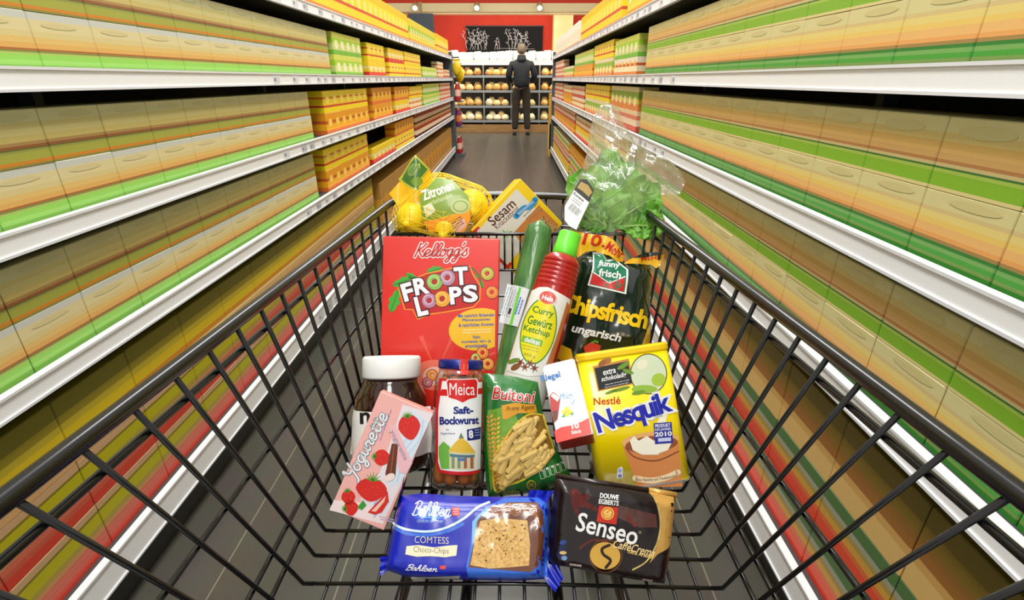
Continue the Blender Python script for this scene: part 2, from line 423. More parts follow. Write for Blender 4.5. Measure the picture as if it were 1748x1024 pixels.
b.build('chalk_drawing', r)
b = MB(); b.box(-.9, .9, -.035, .0, -.02, 0, mat((40, 36, 34), .5)); b.box(-.9, .9, -.035, .0, .52, .54, mat((40, 36, 34), .5)); b.build('frame', r)
b = MB(); b.box(1.42, 2.0, 12.93, 12.985, 1.75, 2.2, mat((26, 28, 30), .5)); tag(b.build('menu_board'), 'dark menu board on the red wall right of the cream pillar', 'board')
b = MB(); b.box(-1.75, -1.33, 9.6, 9.7, 1.55, 2.13, mat((70, 78, 86), .5), .01); b.box(-1.56, -1.52, 9.62, 9.68, 2.13, 2.3, mat((150, 140, 90), .5)); b.box(-1.57, -1.51, 9.63, 9.67, 0, 1.55, mat((70, 78, 86), .5)); b.box(-1.75, -1.33, 9.5, 9.8, 0, .04, mat((70, 78, 86), .5)); tag(b.build('sign_stand'), 'grey sign board on a stand behind the end of the left shelves', 'sign')

# ------------------------------------------------------------------ bread display
DY = 12.05
r = empty('bread_display', 'lit bakery display rack with four shelves of bread along the back wall', 'display rack', Matrix.Translation((0, DY, 0)))
wood = noisy('pale_wood', (160, 118, 66), (186, 142, 84), 6, .5, stretch=(.6, 4, 6))
steel = mat((176, 180, 182), .3, .5)
b = MB(); b.box(-1.9, 1.9, 0, .75, 0, .17, wood, .004); b.build('plinth', r)
b = MB(); b.box(-1.9, 1.9, .68, .72, .17, 1.5, mat((60, 50, 40), .6)); b.build('back_panel', r)
BZ = (.25, .56, .88, 1.185)
for z in BZ:
    b = MB(); b.box(-1.9, 1.9, .02, .68, z - .03, z, mat((120, 118, 112), .4)); b.box(-1.9, 1.9, -.0, .02, z - .035, z + .012, steel); b.build('shelf_board', r)
b = MB(); b.box(-1.9, 1.9, -.02, .7, 1.44, 1.5, mat((235, 232, 222), .4)); b.build('top_board', r)
b = MB(); b.box(-1.85, 1.85, .0, .09, 1.405, 1.44, mat((255, 246, 226), .4, 0, 2.6)); b.build('light_strip', r)
for x in (-1.89, -.64, -.02, .62, 1.24, 1.89):
    b = MB(); b.box(x - .008, x + .008, 0.02, .68, .17, 1.44, mat((150, 150, 146), .35)); b.build('divider', r)
rn = random.Random(11)
def loaf_mesh(k):
    b = MB(); cols = [((196, 142, 70), (222, 172, 96)), ((214, 178, 116), (236, 208, 150)), ((160, 104, 48), (196, 138, 66)), ((226, 206, 160), (240, 228, 196))][k]
    m = noisy('crust_%d' % k, cols[0], cols[1], 14, .6, .3)
    tmp = bmesh.new(); bmesh.ops.create_icosphere(tmp, subdivisions=2, radius=1)
    for v in tmp.verts:
        c = v.co; z = c.z if c.z > 0 else c.z * .45
        q = 1 + .06 * noise.noise(c * 2 + Vector((k, 0, 0)))
        v.co = Vector((c.x * .085 * q, c.y * .07, (z + .45) * .055 * q))
    b.add_bm(tmp, m, smooth=True)
    for s_ in (-.03, 0, .03): b.tube([(s_ - .012, -.045, .066), (s_, 0, .0795), (s_ + .012, .045, .066)], .004, mat((236, 216, 170), .7), 5)
    return b.mesh('bread_loaf')
LOAF = [loaf_mesh(k) for k in range(4)]
ROWN = ['bottom', 'second', 'third', 'top']
desc = ['golden brown bread loaf', 'pale crusty bread roll', 'dark brown bread loaf', 'floury white bread roll']
for ri, z in enumerate(BZ):
    x = -1.5; 
    while x < 1.5:
        if min(abs(x - d) for d in (-.64, -.02, .62, 1.24)) < .1: x += .05; continue
        k = rn.choice([(3, 3, 1), (1, 3, 1, 0), (1, 0, 0), (0, 0, 2)][ri])
        o = bpy.data.objects.new('bread_loaf', LOAF[k]); C.objects.link(o)
        o.location = (x, DY + .14 + rn.uniform(0, .04), z); o.rotation_euler = (0, 0, rn.uniform(-.12, .12)); s_ = rn.uniform(.95, 1.2); o.scale = (1.05, s_ * 1.3, s_ * 1.6)
        tag(o, '%s on the %s shelf of the bakery display' % (desc[k], ROWN[ri]), 'bread', 'breads on the %s display shelf, %s' % (ROWN[ri], desc[k]))
        x += .185
    x = -1.45
    while x < 1.5:
        if min(abs(x - d) for d in (-.64, -.02, .62, 1.24)) < .13: x += .05; continue
        k = rn.choice((0, 1, 1, 2) if ri > 0 else (3, 3, 1))
        o = bpy.data.objects.new('bread_loaf', LOAF[k]); C.objects.link(o); o.location = (x, DY + .46, z); o.scale = (1.2, 1.5, 2.3)
        tag(o, 'large %s at the back of the %s display shelf' % (desc[k], ROWN[ri]), 'bread', 'large breads at the back of the %s display shelf, %s' % (ROWN[ri], desc[k]))
        x += .22
bagm = noisy('white_paper', (240, 236, 222), (252, 250, 242), 20, .6)
def bag_mesh():
    b = MB(); tmp = bmesh.new(); bmesh.ops.create_cube(tmp, size=1); bmesh.ops.subdivide_edges(tmp, edges=tmp.edges[:], cuts=3, use_grid_fill=True)
    for v in tmp.verts:
        c = v.co.copy(); t = c.z + .5; q = 1 - .35 * t * t
        v.co = Vector((c.x * .15 * (1 + .12 * sin(t * 3)), c.y * .13 * q, t * .17)) + Vector(noise.noise_vector(c * 3)) * .012 * (1 if t > .02 else 0)
    b.add_bm(tmp, bagm, smooth=True); return b.mesh('paper_bag')
BAG = bag_mesh(); x = -1.6
while x < 1.6:
    o = bpy.data.objects.new('paper_bag', BAG); C.objects.link(o); o.location = (x, DY + .12, 1.5); o.scale = (1, 1, rn.uniform(.85, 1.15)); o.rotation_euler = (0, 0, rn.uniform(-.2, .2))
    tag(o, 'white paper bread bag standing on top of the bakery display', 'paper bag', 'white bags on top of the bakery display'); x += .17

# ------------------------------------------------------------------ the person at the bakery display
def skinned(name, pts, edges, rad, m, parent, root=0, sub=2):
    me = bpy.data.meshes.new(name); me.from_pydata(pts, edges, []); o = bpy.data.objects.new(name, me); C.objects.link(o)
    md = o.modifiers.new('skin', 'SKIN'); md.use_smooth_shade = True; md.branch_smoothing = .6
    for i, v in enumerate(me.skin_vertices[0].data):
        rr = rad[i]; v.radius = rr if isinstance(rr, tuple) else (rr, rr); v.use_root = (i == root)
    s_ = o.modifiers.new('sub', 'SUBSURF'); s_.levels = sub; s_.render_levels = sub
    dg = bpy.context.evaluated_depsgraph_get(); me2 = bpy.data.meshes.new_from_object(o.evaluated_get(dg)); me2.name = name
    o.modifiers.clear(); o.data = me2; me2.materials.clear(); me2.materials.append(m)
    for p in me2.polygons: p.use_smooth = True
    o.parent = parent; return o
PX, PY = 0.20, 11.45
pr = empty('person', 'person in black jacket and dark trousers seen from behind at the bakery display', 'person', Matrix.Translation((PX, PY, 0)))
skin = mat((206, 160, 128), .5)
# y forward (towards the bread), back of the person faces the camera
body_p = [(0,0,.95),(0,-.01,1.15),(0,.0,1.34),(0,.02,1.48),(0,.028,1.57),(0,.03,1.66),(0,.025,1.72),
          (-.19,-.01,1.42),(-.26,-.0,1.16),(-.19,.18,1.05),(-.13,.27,1.07),
          (.19,-.01,1.42),(.26,-.0,1.16),(.19,.18,1.05),(.13,.27,1.07),
          (-.10,0,.88),(-.115,.015,.50),(-.13,-.02,.09),(-.14,.12,.04),
          (.10,0,.88),(.11,.015,.50),(.125,-.02,.09),(.135,.12,.04)]
body_e = [(0,1),(1,2),(2,3),(3,4),(4,5),(5,6),(2,7),(7,8),(8,9),(9,10),(2,11),(11,12),(12,13),(13,14),(0,15),(15,16),(16,17),(17,18),(0,19),(19,20),(20,21),(21,22)]
body_r = [(.14,.1),(.13,.09),(.13,.08),.05,.062,(.082,.095),.065,.06,.045,.035,.03,.06,.045,.035,.03,.085,.055,.038,.035,.085,.055,.038,.035]
skinned('body', body_p, body_e, body_r, skin, pr)
b = MB(); b.ball((0, .125, 1.645), .016, skin, 1, 1.2, 1.6); b.ball((-.083, .03, 1.645), .026, skin, .4, .8, 1.2); b.ball((.083, .03, 1.645), .026, skin, .4, .8, 1.2)
for sx in (-.032, .032): b.ball((sx, .113, 1.665), .011, M_white); b.ball((sx, .122, 1.665), .006, M_blk)
b.box(-.025, .025, .108, .119, 1.6, 1.607, mat((150, 70, 60), .5), .002); b.build('face', pr)
hb = MB(); hm = noisy('grey_brown_hair', (84, 72, 58), (128, 112, 92), 60, .7, .4)
tmp = bmesh.new(); bmesh.ops.create_icosphere(tmp, subdivisions=3, radius=1)
for v in tmp.verts:
    c = v.co; k = 1 + .05 * noise.noise(c * 6); drop = 0
    v.co = Vector((c.x * .095 * k, (c.y * .112 * k if c.y < .35 else .112 * .35 + (c.y - .35) * .05) + .01, c.z * .11 * k if c.z > 0 else c.z * (.105 if c.y < 0.1 else .02))) + Vector((0, .005, 1.685))
hb.add_bm(tmp, hm, smooth=True); hb.build('hair', pr)
jk = noisy('black_jacket', (16, 18, 23), (25, 27, 34), 30, .7, .2)
jp = [(0,-.005,.90),(0,-.01,1.12),(0,-.015,1.36),(0,.01,1.53),(-.2,-.015,1.42),(-.285,-.01,1.17),(-.2,.17,1.055),(.2,-.015,1.42),(.285,-.01,1.17),(.2,.17,1.055)]
je = [(0,1),(1,2),(2,3),(2,4),(4,5),(5,6),(2,7),(7,8),(8,9)]
skinned('jacket', jp, je, [(.205,.15),(.19,.145),(.205,.14),.085,.088,.07,.055,.088,.07,.055], jk, pr)
b = MB(); b.lathe([(.125, 0), (.095, .05), (.082, .11), (.078, .115)], jk, 18, M=Matrix.Translation((0, .012, 1.46)) @ Matrix.Rotation(pi / 2, 4, 'X')); b.build('collar', pr)
tr = noisy('brown_trousers', (44, 34, 24), (58, 45, 32), 20, .8, .2)
skinned('trousers', [(0,0,1.08),(-.10,0,.86),(-.12,.012,.5),(-.14,-.02,.1),(.10,0,.86),(.115,.012,.5),(.135,-.02,.1)], [(0,1),(1,2),(2,3),(0,4),(4,5),(5,6)], [(.16,.115),(.11,.11),.083,.07,(.11,.11),.083,.07], tr, pr)
for s_ in (-1, 1):
    b = MB(); b.ball((s_ * .145, .045, .045), .05, mat((40, 30, 22), .4), .95, 2.7, .85); b.box(s_ * .145 - .045, s_ * .145 + .045, -.07, .16, 0, .02, mat((20, 16, 12), .6), .006); b.build('shoe', pr)
for s_ in (-1, 1):
    for k in range(4):
        b = MB() if k == 0 else b
        x = s_ * (.10 + .018 * k); b.tube([(x, .265, 1.075), (x - s_ * .01, .31 - abs(k - 1.5) * .006, 1.075), (x - s_ * .02, .335 - abs(k - 1.5) * .008, 1.055)], [.009, .0085, .007], skin, 6)
    b.tube([(s_ * .115, .255, 1.085), (s_ * .085, .285, 1.1), (s_ * .07, .305, 1.095)], [.011, .01, .008], skin, 6); b.build('fingers', pr)

# ================================================================== SHELVES
XL, XR = -0.875, 0.60
YE = 8.0
RH = [-.28, 0.0, .264, .52, .985]            # rail centres below camera height
def shelf_unit(side, X, label):
    sg = -1 if side == 'l' else 1            # shelves extend away from the aisle
    r = empty('shelf_unit', label, 'shelf', Matrix.Translation((X, 0, 0)))
    grey = mat((92, 98, 104), .4, .2); dark = mat((30, 29, 28), .7); board = mat((70, 70, 70), .5)
    def bx(m_, a, b_, y0, y1, z0, z1, mm, bev=0): m_.box(min(sg * a, sg * b_), max(sg * a, sg * b_), y0, y1, z0, z1, mm, bev)
    b = MB(); bx(b, .40, .42, -1.2, YE, .12, 1.46, dark); b.build('back_panel', r)
    for i, h in enumerate(RH):
        z = HC - h; base = i == 4
        b = MB(); bx(b, .012, .40, -1.2, YE, z - .016 - (.03 if base else 0), z + .014 + (.02 if base else 0), board); b.build('shelf_board', r)
        b = MB(); hh = .036 if base else .021
        bx(b, -.004, .012, -1.2, YE - .02, z - hh, z + hh, RAIL, .002)
        y = .6; far = MB(); tags = []
        lip = mat((232, 233, 236), .3)
        bx(b, -.007, -.003, -1.2, YE - .02, z - hh, z - hh + .005, lip); bx(b, -.007, -.003, -1.2, YE - .02, z + hh - .005, z + hh, lip)
        rn2 = random.Random(i * 5 + (1 if sg > 0 else 0))
        while y < YE - .1:
            wd = .055
            if y > 1.9:
                tb = MB() if y < 3.4 else far
                bx(tb, -.0055, -.0035, y, y + wd, z - hh + .007, z + hh - .007, mat((222, 224, 228) if rn2.random() < .7 else (196, 198, 206), .4))
                bx(tb, -.0062, -.0050, y + .006, y + .022, z - .006, z + .004, mat((150, 152, 160), .5))
                if tb is not far: tags.append(tb)
            y += .085 + rn2.random() * .1
        rail = b.build('price_rail', r)
        for tb in tags: tb.build('price_tag', rail)
        o = far.build('price_tags', rail); o['kind'] = 'stuff'
    b = MB(); bx(b, .03, .06, -1.2, YE - .02, 0, HC - RH[4] - .036, mat((50, 50, 47), .45)); b.build('kick_plate', r)
    b = MB(); bx(b, -.006, .42, YE - .0, YE + .035, 0, HC + .36, grey, .003); b.build('end_panel', r)
    for y in (1.4, 2.7, 4.0, 5.3, 6.6):
        b = MB(); bx(b, .36, .40, y - .015, y + .015, .12, 1.46, grey); b.build('upright', r)
    return r
shelf_unit('l', XL, 'long shelf run with white price rails on the left of the aisle')
shelf_unit('r', XR, 'long shelf run with white price rails on the right of the aisle')

PACK_R = 0.42
def carton(name, w_, d, h, bands, motif=None, bev=.0022):
    """box with printed bands; bands = [(fraction, rgb)] from the bottom; x = depth, y = width along the aisle"""
    b = MB(); x, y = d / 2, w_ / 2; e = bev
    ring = [(-x + e, -y), (x - e, -y), (x, -y + e), (x, y - e), (x - e, y), (-x + e, y), (-x, y - e), (-x, -y + e)]
    zs = [0]; t = 0
    for f, c in bands: t += f; zs.append(min(t, 1) * h)
    tot = zs[-1]; zs = [z / tot * h for z in zs]
    rows = [[b.bm.verts.new((p[0], p[1], z)) for p in ring] for z in zs]
    top = [b.bm.verts.new((p[0] * .96, p[1] * .97, h + .0015)) for p in ring]
    for i in range(len(bands)):
        m = mat(bands[i][1], PACK_R)
        for k in range(8): b.face([rows[i][k], rows[i][(k + 1) % 8], rows[i + 1][(k + 1) % 8], rows[i + 1][k]], m)
    mt = mat(bands[-1][1], PACK_R)
    for k in range(8): b.face([rows[-1][k], rows[-1][(k + 1) % 8], top[(k + 1) % 8], top[k]], mt)
    b.face(top, mt); b.face(rows[0][::-1], mt)
    for (cy, cz, ry, rz, c) in motif or []:
        for s_ in (-1, 1):
            vs = [b.bm.verts.new((s_ * (x + .0006), cy * w_ + ry * w_ * cos(2 * pi * k / 20) * s_, cz * h + rz * h * sin(2 * pi * k / 20))) for k in range(20)]
            b.face(vs, mat(c, PACK_R))
    return b.mesh(name)
def jarmesh(name, r_, h, bands, lid):
    b = MB(); prof = []; z = 0
    for f, c in bands:
        prof.append((r_, z, mat(c, .25))); z += f * h
    prof.append((r_, z, mat(lid, .4))); prof += [(r_ * .9, z + .006, mat(lid, .4)), (r_ * .95, z + .007, mat(lid, .4)), (r_ * .95, z + .024, mat(lid, .4)), (r_ * .9, z + .026)]
    b.lathe([(r_ * .9, -.0, prof[0][2])] + [(p[0], p[1] + .002) + tuple(p[2:]) for p in prof], mat(lid, .4), 18, M=Matrix.Rotation(pi / 2, 4, 'X'))
    return b.mesh(name)

CR = (226, 210, 150); TAN = (205, 168, 104); PEA = (228, 176, 112); ORG = (236, 130, 34); GRN = (60, 150, 52); LGRN = (150, 220, 92); LIME = (150, 190, 46)
OLV = (172, 172, 66); BRN = (158, 92, 48); DGR = (36, 110, 44); YEL = (244, 204, 28); RED = (214, 62, 40); GRY = (206, 208, 200); PNK = (230, 176, 150)
K = {}
def kind(key, name, desc, cat, mesh, w_, h, d): K[key] = (name, desc, cat, mesh, w_, h, d)
B1 = [(.05, (222, 206, 140)), (.2, (132, 182, 46)), (.05, (164, 192, 80)), (.03, (60, 116, 50)), (.05, (206, 188, 128)), (.05, (186, 130, 76)), (.09, (214, 170, 104)), (.06, (224, 182, 108)), (.1, (216, 176, 98)), (.12, (220, 198, 124)), (.2, (220, 212, 152))]
B2 = [(.08, (56, 138, 48)), (.05, (120, 150, 74)), (.07, (64, 150, 50)), (.06, (110, 160, 84)), (.05, (44, 120, 46)), (.05, (158, 126, 72)), (.06, (226, 160, 90)), (.12, (230, 180, 110)), (.08, (232, 196, 104)), (.1, (228, 206, 124)), (.06, (214, 190, 130)), (.22, (216, 206, 146))]
B1L = [(.04, (150, 140, 60)), (.06, (214, 134, 44)), (.16, (168, 170, 72)), (.04, (150, 156, 76)), (.03, (110, 104, 50)), (.05, (150, 92, 54)), (.06, (176, 140, 84)), (.12, (204, 186, 112)), (.12, (208, 198, 132)), (.1, (198, 188, 122)), (.22, (196, 194, 146))]
B2L = [(.1, (140, 200, 92)), (.08, (158, 216, 108)), (.1, (146, 206, 90)), (.03, (176, 186, 100)), (.03, (120, 140, 66)), (.04, (170, 104, 56)), (.09, (222, 172, 96)), (.1, (224, 188, 112)), (.1, (218, 200, 140)), (.2, (222, 208, 156)), (.12, (204, 206, 194))]
mo1 = [(.0, .68, .2, .16, (236, 222, 172))]; mo2 = [(.12, .62, .16, .16, (240, 196, 90)), (-.22, .16, .12, .07, (196, 224, 120))]
kind('u_r', 'tea_carton', 'tan and lime green carton', 'carton', carton('tea_carton', .15, .09, .098, B1, [(.05, .84, .3, .09, (214, 204, 142))]), .15, .098, .09)
kind('l_r', 'biscuit_carton', 'cream and dark green carton', 'carton', carton('biscuit_carton', .15, .09, .1, B2, [(-.1, .9, .28, .06, (208, 196, 134))]), .15, .1, .09)
kind('u_l', 'tea_carton', 'khaki and olive carton', 'carton', carton('tea_carton', .15, .09, .096, B1L, [(.08, .88, .3, .07, (188, 186, 136))]), .15, .096, .09)
kind('l_l', 'biscuit_carton', 'cream and light green carton', 'carton', carton('biscuit_carton', .15, .09, .1, B2L, [(-.06, .8, .28, .05, (214, 200, 148))]), .15, .1, .09)
kind('yel', 'soup_carton', 'yellow carton with red stripes', 'carton', carton('soup_carton', .11, .08, .097, [(.25, (250, 222, 20)), (.1, RED), (.3, (250, 214, 30)), (.08, (226, 100, 40)), (.27, (252, 226, 40))], [(0, .6, .25, .2, (250, 232, 110))]), .11, .097, .08)
kind('ora', 'soup_carton', 'orange and yellow carton', 'carton', carton('soup_carton', .11, .08, .097, [(.2, (232, 120, 50)), (.3, (246, 176, 26)), (.15, (206, 90, 40)), (.35, (236, 158, 24))], [(0, .55, .25, .2, (250, 214, 80))]), .11, .097, .08)
kind('lim', 'rice_packet', 'lime green packet', 'packet', carton('rice_packet', .10, .07, .1, [(.2, (120, 190, 60)), (.3, (206, 220, 130)), (.25, (168, 214, 48)), (.25, (214, 222, 96))], [(0, .45, .3, .22, (244, 240, 190))]), .10, .1, .07)
kind('bag', 'cardboard_box', 'tan cardboard box with orange print', 'box', carton('cardboard_box', .24, .2, .30, [(.3, (206, 152, 62)), (.35, (222, 166, 56)), (.35, (190, 142, 66))], [(.1, .5, .25, .22, (230, 160, 30)), (-.25, .4, .12, .2, (196, 120, 50))]), .24, .30, .2)
kind('jam', 'jam_jar', 'red and cream jam jar', 'jar', jarmesh('jam_jar', .036, .085, [(.2, (120, 40, 30)), (.45, (226, 206, 170)), (.35, (150, 44, 34))], (206, 170, 110)), .078, .112, .08)
kind('tub', 'spice_carton', 'pink and cream carton', 'carton', carton('spice_carton', .09, .07, .1, [(.3, (206, 90, 70)), (.3, (240, 214, 180)), (.2, (222, 128, 100)), (.2, (236, 206, 160))]), .09, .1, .07)
kind('yer', 'noodle_carton', 'red and yellow carton', 'carton', carton('noodle_carton', .11, .08, .094, [(.3, (226, 60, 36)), (.2, (250, 200, 40)), (.15, (240, 226, 150)), (.35, (250, 214, 30))], [(0, .45, .22, .16, (250, 240, 190))]), .11, .094, .08)
kind('whi', 'sauce_carton', 'cream and orange carton', 'carton', carton('sauce_carton', .10, .08, .088, [(.25, (226, 130, 60)), (.3, (244, 226, 180)), (.15, (206, 90, 50)), (.3, (240, 230, 200))], [(0, .7, .25, .14, (250, 190, 90))]), .10, .088, .08)
kind('topy', 'pasta_carton', 'tall yellow carton with orange print', 'carton', carton('pasta_carton', .13, .09, .2, [(.14, (236, 130, 60)), (.2, (250, 210, 40)), (.08, (214, 84, 50)), (.34, (250, 220, 36)), (.24, (246, 196, 30))], [(0, .55, .26, .14, (252, 232, 130))]), .13, .2, .09)
kind('topg', 'rice_carton', 'tall lime and yellow carton', 'carton', carton('rice_carton', .13, .09, .19, [(.2, (226, 160, 60)), (.25, (226, 216, 70)), (.25, (160, 200, 50)), (.3, (224, 206, 60))], [(0, .5, .26, .14, (250, 238, 170))]), .13, .19, .09)
kind('topw', 'flour_carton', 'tall cream white carton', 'carton', carton('flour_carton', .13, .09, .2, [(.16, (226, 150, 80)), (.5, (240, 230, 200)), (.34, (246, 240, 220))]), .13, .2, .09)
kind('gold', 'snack_box', 'gold and tan snack box', 'box', carton('snack_box', .2, .12, .145, [(.12, (206, 160, 106)), (.12, (218, 176, 116)), (.05, (236, 218, 150)), (.1, (214, 140, 40)), (.16, (222, 192, 30)), (.1, (200, 180, 50)), (.12, (160, 146, 40)), (.23, (122, 116, 34))]), .2, .145, .12)
kind('rol', 'crisp_box', 'red and olive box', 'box', carton('crisp_box', .2, .12, .112, [(.18, (204, 64, 44)), (.1, (198, 88, 64)), (.12, (204, 104, 78)), (.08, (196, 140, 84)), (.1, (170, 150, 60)), (.24, (182, 174, 14)), (.05, (130, 116, 30)), (.13, (198, 160, 116))]), .2, .112, .12)
kind('tanb', 'cereal_box', 'tan and brown box', 'box', carton('cereal_box', .2, .12, .150, [(.3, (222, 184, 112)), (.1, (208, 164, 92)), (.12, (160, 108, 50)), (.1, (150, 108, 46)), (.16, (140, 116, 44)), (.22, (120, 106, 44))], None), .2, .150, .12)
kind('rgb', 'crisp_box', 'red, orange and green box', 'box', carton('crisp_box', .2, .12, .108, [(.12, (214, 58, 36)), (.2, (230, 78, 48)), (.1, (222, 110, 60)), (.14, (214, 160, 62)), (.1, (170, 150, 80)), (.1, (160, 162, 140)), (.24, (84, 120, 66))], None), .2, .108, .12)
kind('grt', 'juice_carton', 'green and yellow carton', 'carton', carton('juice_carton', .12, .1, .11, [(.3, (232, 140, 70)), (.2, (240, 208, 60)), (.3, (150, 190, 60)), (.2, (232, 220, 170))], [(0, .4, .25, .2, (250, 240, 200))]), .12, .11, .1)

SIDE = {'l': 'left', 'r': 'right'}; SHN = ['top', 'second', 'third', 'fourth', 'bottom']
def row(side, shelf, key, y0, y1, layer=0, zoff=0.0, depth=None):
    name, desc, cat, me, w_, h, d = K[key]; sg = -1 if side == 'l' else 1; X = XL if side == 'l' else XR
    z = HC - RH[shelf] + .0142 + (.02 if shelf == 4 else 0) + zoff
    lay = {0: 'lowest layer', 1: 'second layer', 2: 'third layer'}[layer]
    rn2 = random.Random(hash((shelf, layer, int(y0 * 10))) % 1000 + (3 if side == 'l' else 0))
    lab = '%s on the %s %s shelf, %s, %s stretch' % (desc, SHN[shelf], SIDE[side], lay, 'near' if y1 < 2.6 else 'middle' if y1 < 5 else 'far')
    y = y0 + w_ / 2
    while y + w_ / 2 <= y1 + .001:
        o = bpy.data.objects.new(name, me); C.objects.link(o)
        o.location = (X + sg * (.022 + d / 2 + rn2.random() * .001), y, z); o.rotation_euler = (0, 0, rn2.uniform(-.003, .003))
        tag(o, lab, cat, '%s row, %s shelf %s, layer %d, %s' % (desc, SIDE[side], SHN[shelf], layer + 1, 'near' if y1 < 2.6 else 'middle' if y1 < 5 else 'far'))
        y += w_ + .0012
    return h + .002
def stack(side, shelf, y0, y1, keys):
    zo = 0
    for i, k in enumerate(keys): zo += row(side, shelf, k, y0, y1, i, zo)
# left side
stack('l', 0, .8, 3.3, ['topy']); stack('l', 0, 3.3, 4.9, ['topy']); stack('l', 0, 4.95, 6.6, ['topg']); stack('l', 0, 6.65, 7.9, ['topy'])
stack('l', 1, .45, 2.75, ['l_l', 'u_l']); stack('l', 1, 2.8, 3.4, ['lim', 'lim']); stack('l', 1, 3.45, 4.0, ['yer', 'yel']); stack('l', 1, 4.02, 4.6, ['yel', 'yer']); stack('l', 1, 4.62, 5.4, ['yel', 'yel']); stack('l', 1, 5.5, 6.6, ['lim']); stack('l', 1, 6.65, 7.2, ['whi', 'whi']); stack('l', 1, 7.22, 7.9, ['tub'])
stack('l', 2, .4, 2.5, ['l_l', 'u_l']); stack('l', 2, 2.55, 3.4, ['ora', 'yel']); stack('l', 2, 3.45, 4.1, ['ora', 'ora']); stack('l', 2, 4.12, 4.7, ['yer', 'ora']); stack('l', 2, 4.72, 5.4, ['whi', 'yel']); stack('l', 2, 5.45, 6.7, ['lim', 'lim']); stack('l', 2, 6.75, 7.9, ['tub', 'tub'])
stack('l', 3, .35, 2.4, ['l_l', 'u_l']); stack('l', 3, 2.45, 3.3, ['ora', 'yel']); stack('l', 3, 3.32, 4.0, ['yer']); stack('l', 3, 4.02, 4.9, ['yel', 'ora']); stack('l', 3, 4.95, 7.9, ['jam', 'jam'])
stack('l', 4, .2, 3.3, ['rol', 'rol', 'gold']); stack('l', 4, 3.4, 7.9, ['bag'])
# right side
stack('r', 0, .6, 3.2, ['topg']); stack('r', 0, 3.25, 5.2, ['topy']); stack('r', 0, 5.25, 7.9, ['topw'])
stack('r', 1, .3, 2.7, ['l_r', 'u_r']); stack('r', 1, 2.75, 3.4, ['whi', 'lim']); stack('r', 1, 3.42, 4.2, ['grt', 'yel']); stack('r', 1, 4.25, 5.5, ['ora', 'lim']); stack('r', 1, 5.6, 6.6, ['grt']); stack('r', 1, 6.65, 7.9, ['tub', 'tub'])
stack('r', 2, .3, 2.6, ['l_r', 'u_r']); stack('r', 2, 2.65, 3.4, ['tub', 'grt']); stack('r', 2, 3.45, 4.6, ['grt', 'yel']); stack('r', 2, 4.65, 5.6, ['whi', 'tub']); stack('r', 2, 5.62, 6.6, ['ora', 'whi']); stack('r', 2, 6.65, 7.9, ['tub', 'tub'])
stack('r', 3, .3, 2.7, ['l_r', 'u_r']); stack('r', 3, 2.75, 4.0, ['grt', 'yel']); stack('r', 3, 4.02, 5.2, ['yer', 'whi']); stack('r', 3, 5.25, 7.9, ['ora', 'tub'])
stack('r', 4, .15, 3.4, ['rgb', 'rgb', 'tanb']); stack('r', 4, 3.45, 5.6, ['grt', 'grt', 'ora']); stack('r', 4, 5.65, 7.9, ['yel', 'tub', 'grt'])

# goods hanging and standing at the far shelf ends
rn = random.Random(5)
def sachet():
    b = MB(); tmp = bmesh.new(); bmesh.ops.create_icosphere(tmp, subdivisions=2, radius=1)
    for v in tmp.verts:
        c = v.co; v.co = Vector((c.x * .07 * (1 - .3 * c.z * c.z), c.y * .03, c.z * .1))
    b.add_bm(tmp, mat((242, 206, 30), .35), smooth=True); b.box(-.05, .05, -.002, .002, .09, .12, mat((230, 190, 20), .35)); return b.mesh('sweet_bag')
SA = sachet()
for k in range(3):
    o = bpy.data.objects.new('sweet_bag', SA); C.objects.link(o); o.location = (XL + .06 + .012 * k, YE + .09 + .1 * k, 1.27 - .05 * k)
    tag(o, 'yellow sweet bag hanging at the end panel of the left shelves', 'bag', 'yellow bags at the left shelf end')
b = MB(); b.box(-.04, -.02, 0, .35, 0, 1.45, mat((100, 104, 108), .4)); b.box(-.04, .12, 0, .35, 0, .05, mat((100, 104, 108), .4)); b.box(-.04, .12, 0, .35, .44, .455, mat((100, 104, 108), .4)); b.box(-.04, .12, 0, .35, .80, .815, mat((100, 104, 108), .4))
b.box(-.04, .1, .04, .05, 1.40, 1.42, mat((100, 104, 108), .4))
tag(b.build('end_rack', loc=(XL, YE + .045, 0)), 'slim grey end rack with bottles at the far end of the left shelves', 'rack')
def botm(c1, c2):
    b = MB(); b.lathe([(.036, 0, mat(c1, .3)), (.04, .01, mat(c1, .3)), (.04, .07, mat(c2, .3)), (.04, .16, mat(c1, .3)), (.016, .24, mat(c2, .3)), (.016, .265)], mat(c1, .3), 14, M=Matrix.Rotation(pi / 2, 4, 'X')); return b.mesh('syrup_bottle')
BT = [botm((190, 40, 40), (236, 200, 180)), botm((120, 50, 110), (220, 120, 60))]
for j, z in enumerate((.05, .455, .815)):
    for k in range(3):
        o = bpy.data.objects.new('syrup_bottle', BT[(j + k) % 2]); C.objects.link(o); o.location = (XL + .05, YE + .1 + k * .1, z)
        tag(o, '%s syrup bottle on the %s tier of the end rack at left' % (('red', 'purple')[(j + k) % 2], ('bottom', 'middle', 'top')[j]), 'bottle', '%s bottles, %s tier of the end rack' % (('red', 'purple')[(j + k) % 2], ('bottom', 'middle', 'top')[j]))
b = MB(); b.box(-.05, .3, 0, .25, 0, .92, mat((226, 172, 54), .45), .006); b.box(-.052, .3, 0, .25, .12, .5, mat((236, 196, 90), .45), .006)
tag(b.build('promotion_stand', loc=(XR + .02, YE + .06, 0)), 'yellow cardboard promotion stand at the far end of the right shelves', 'stand')

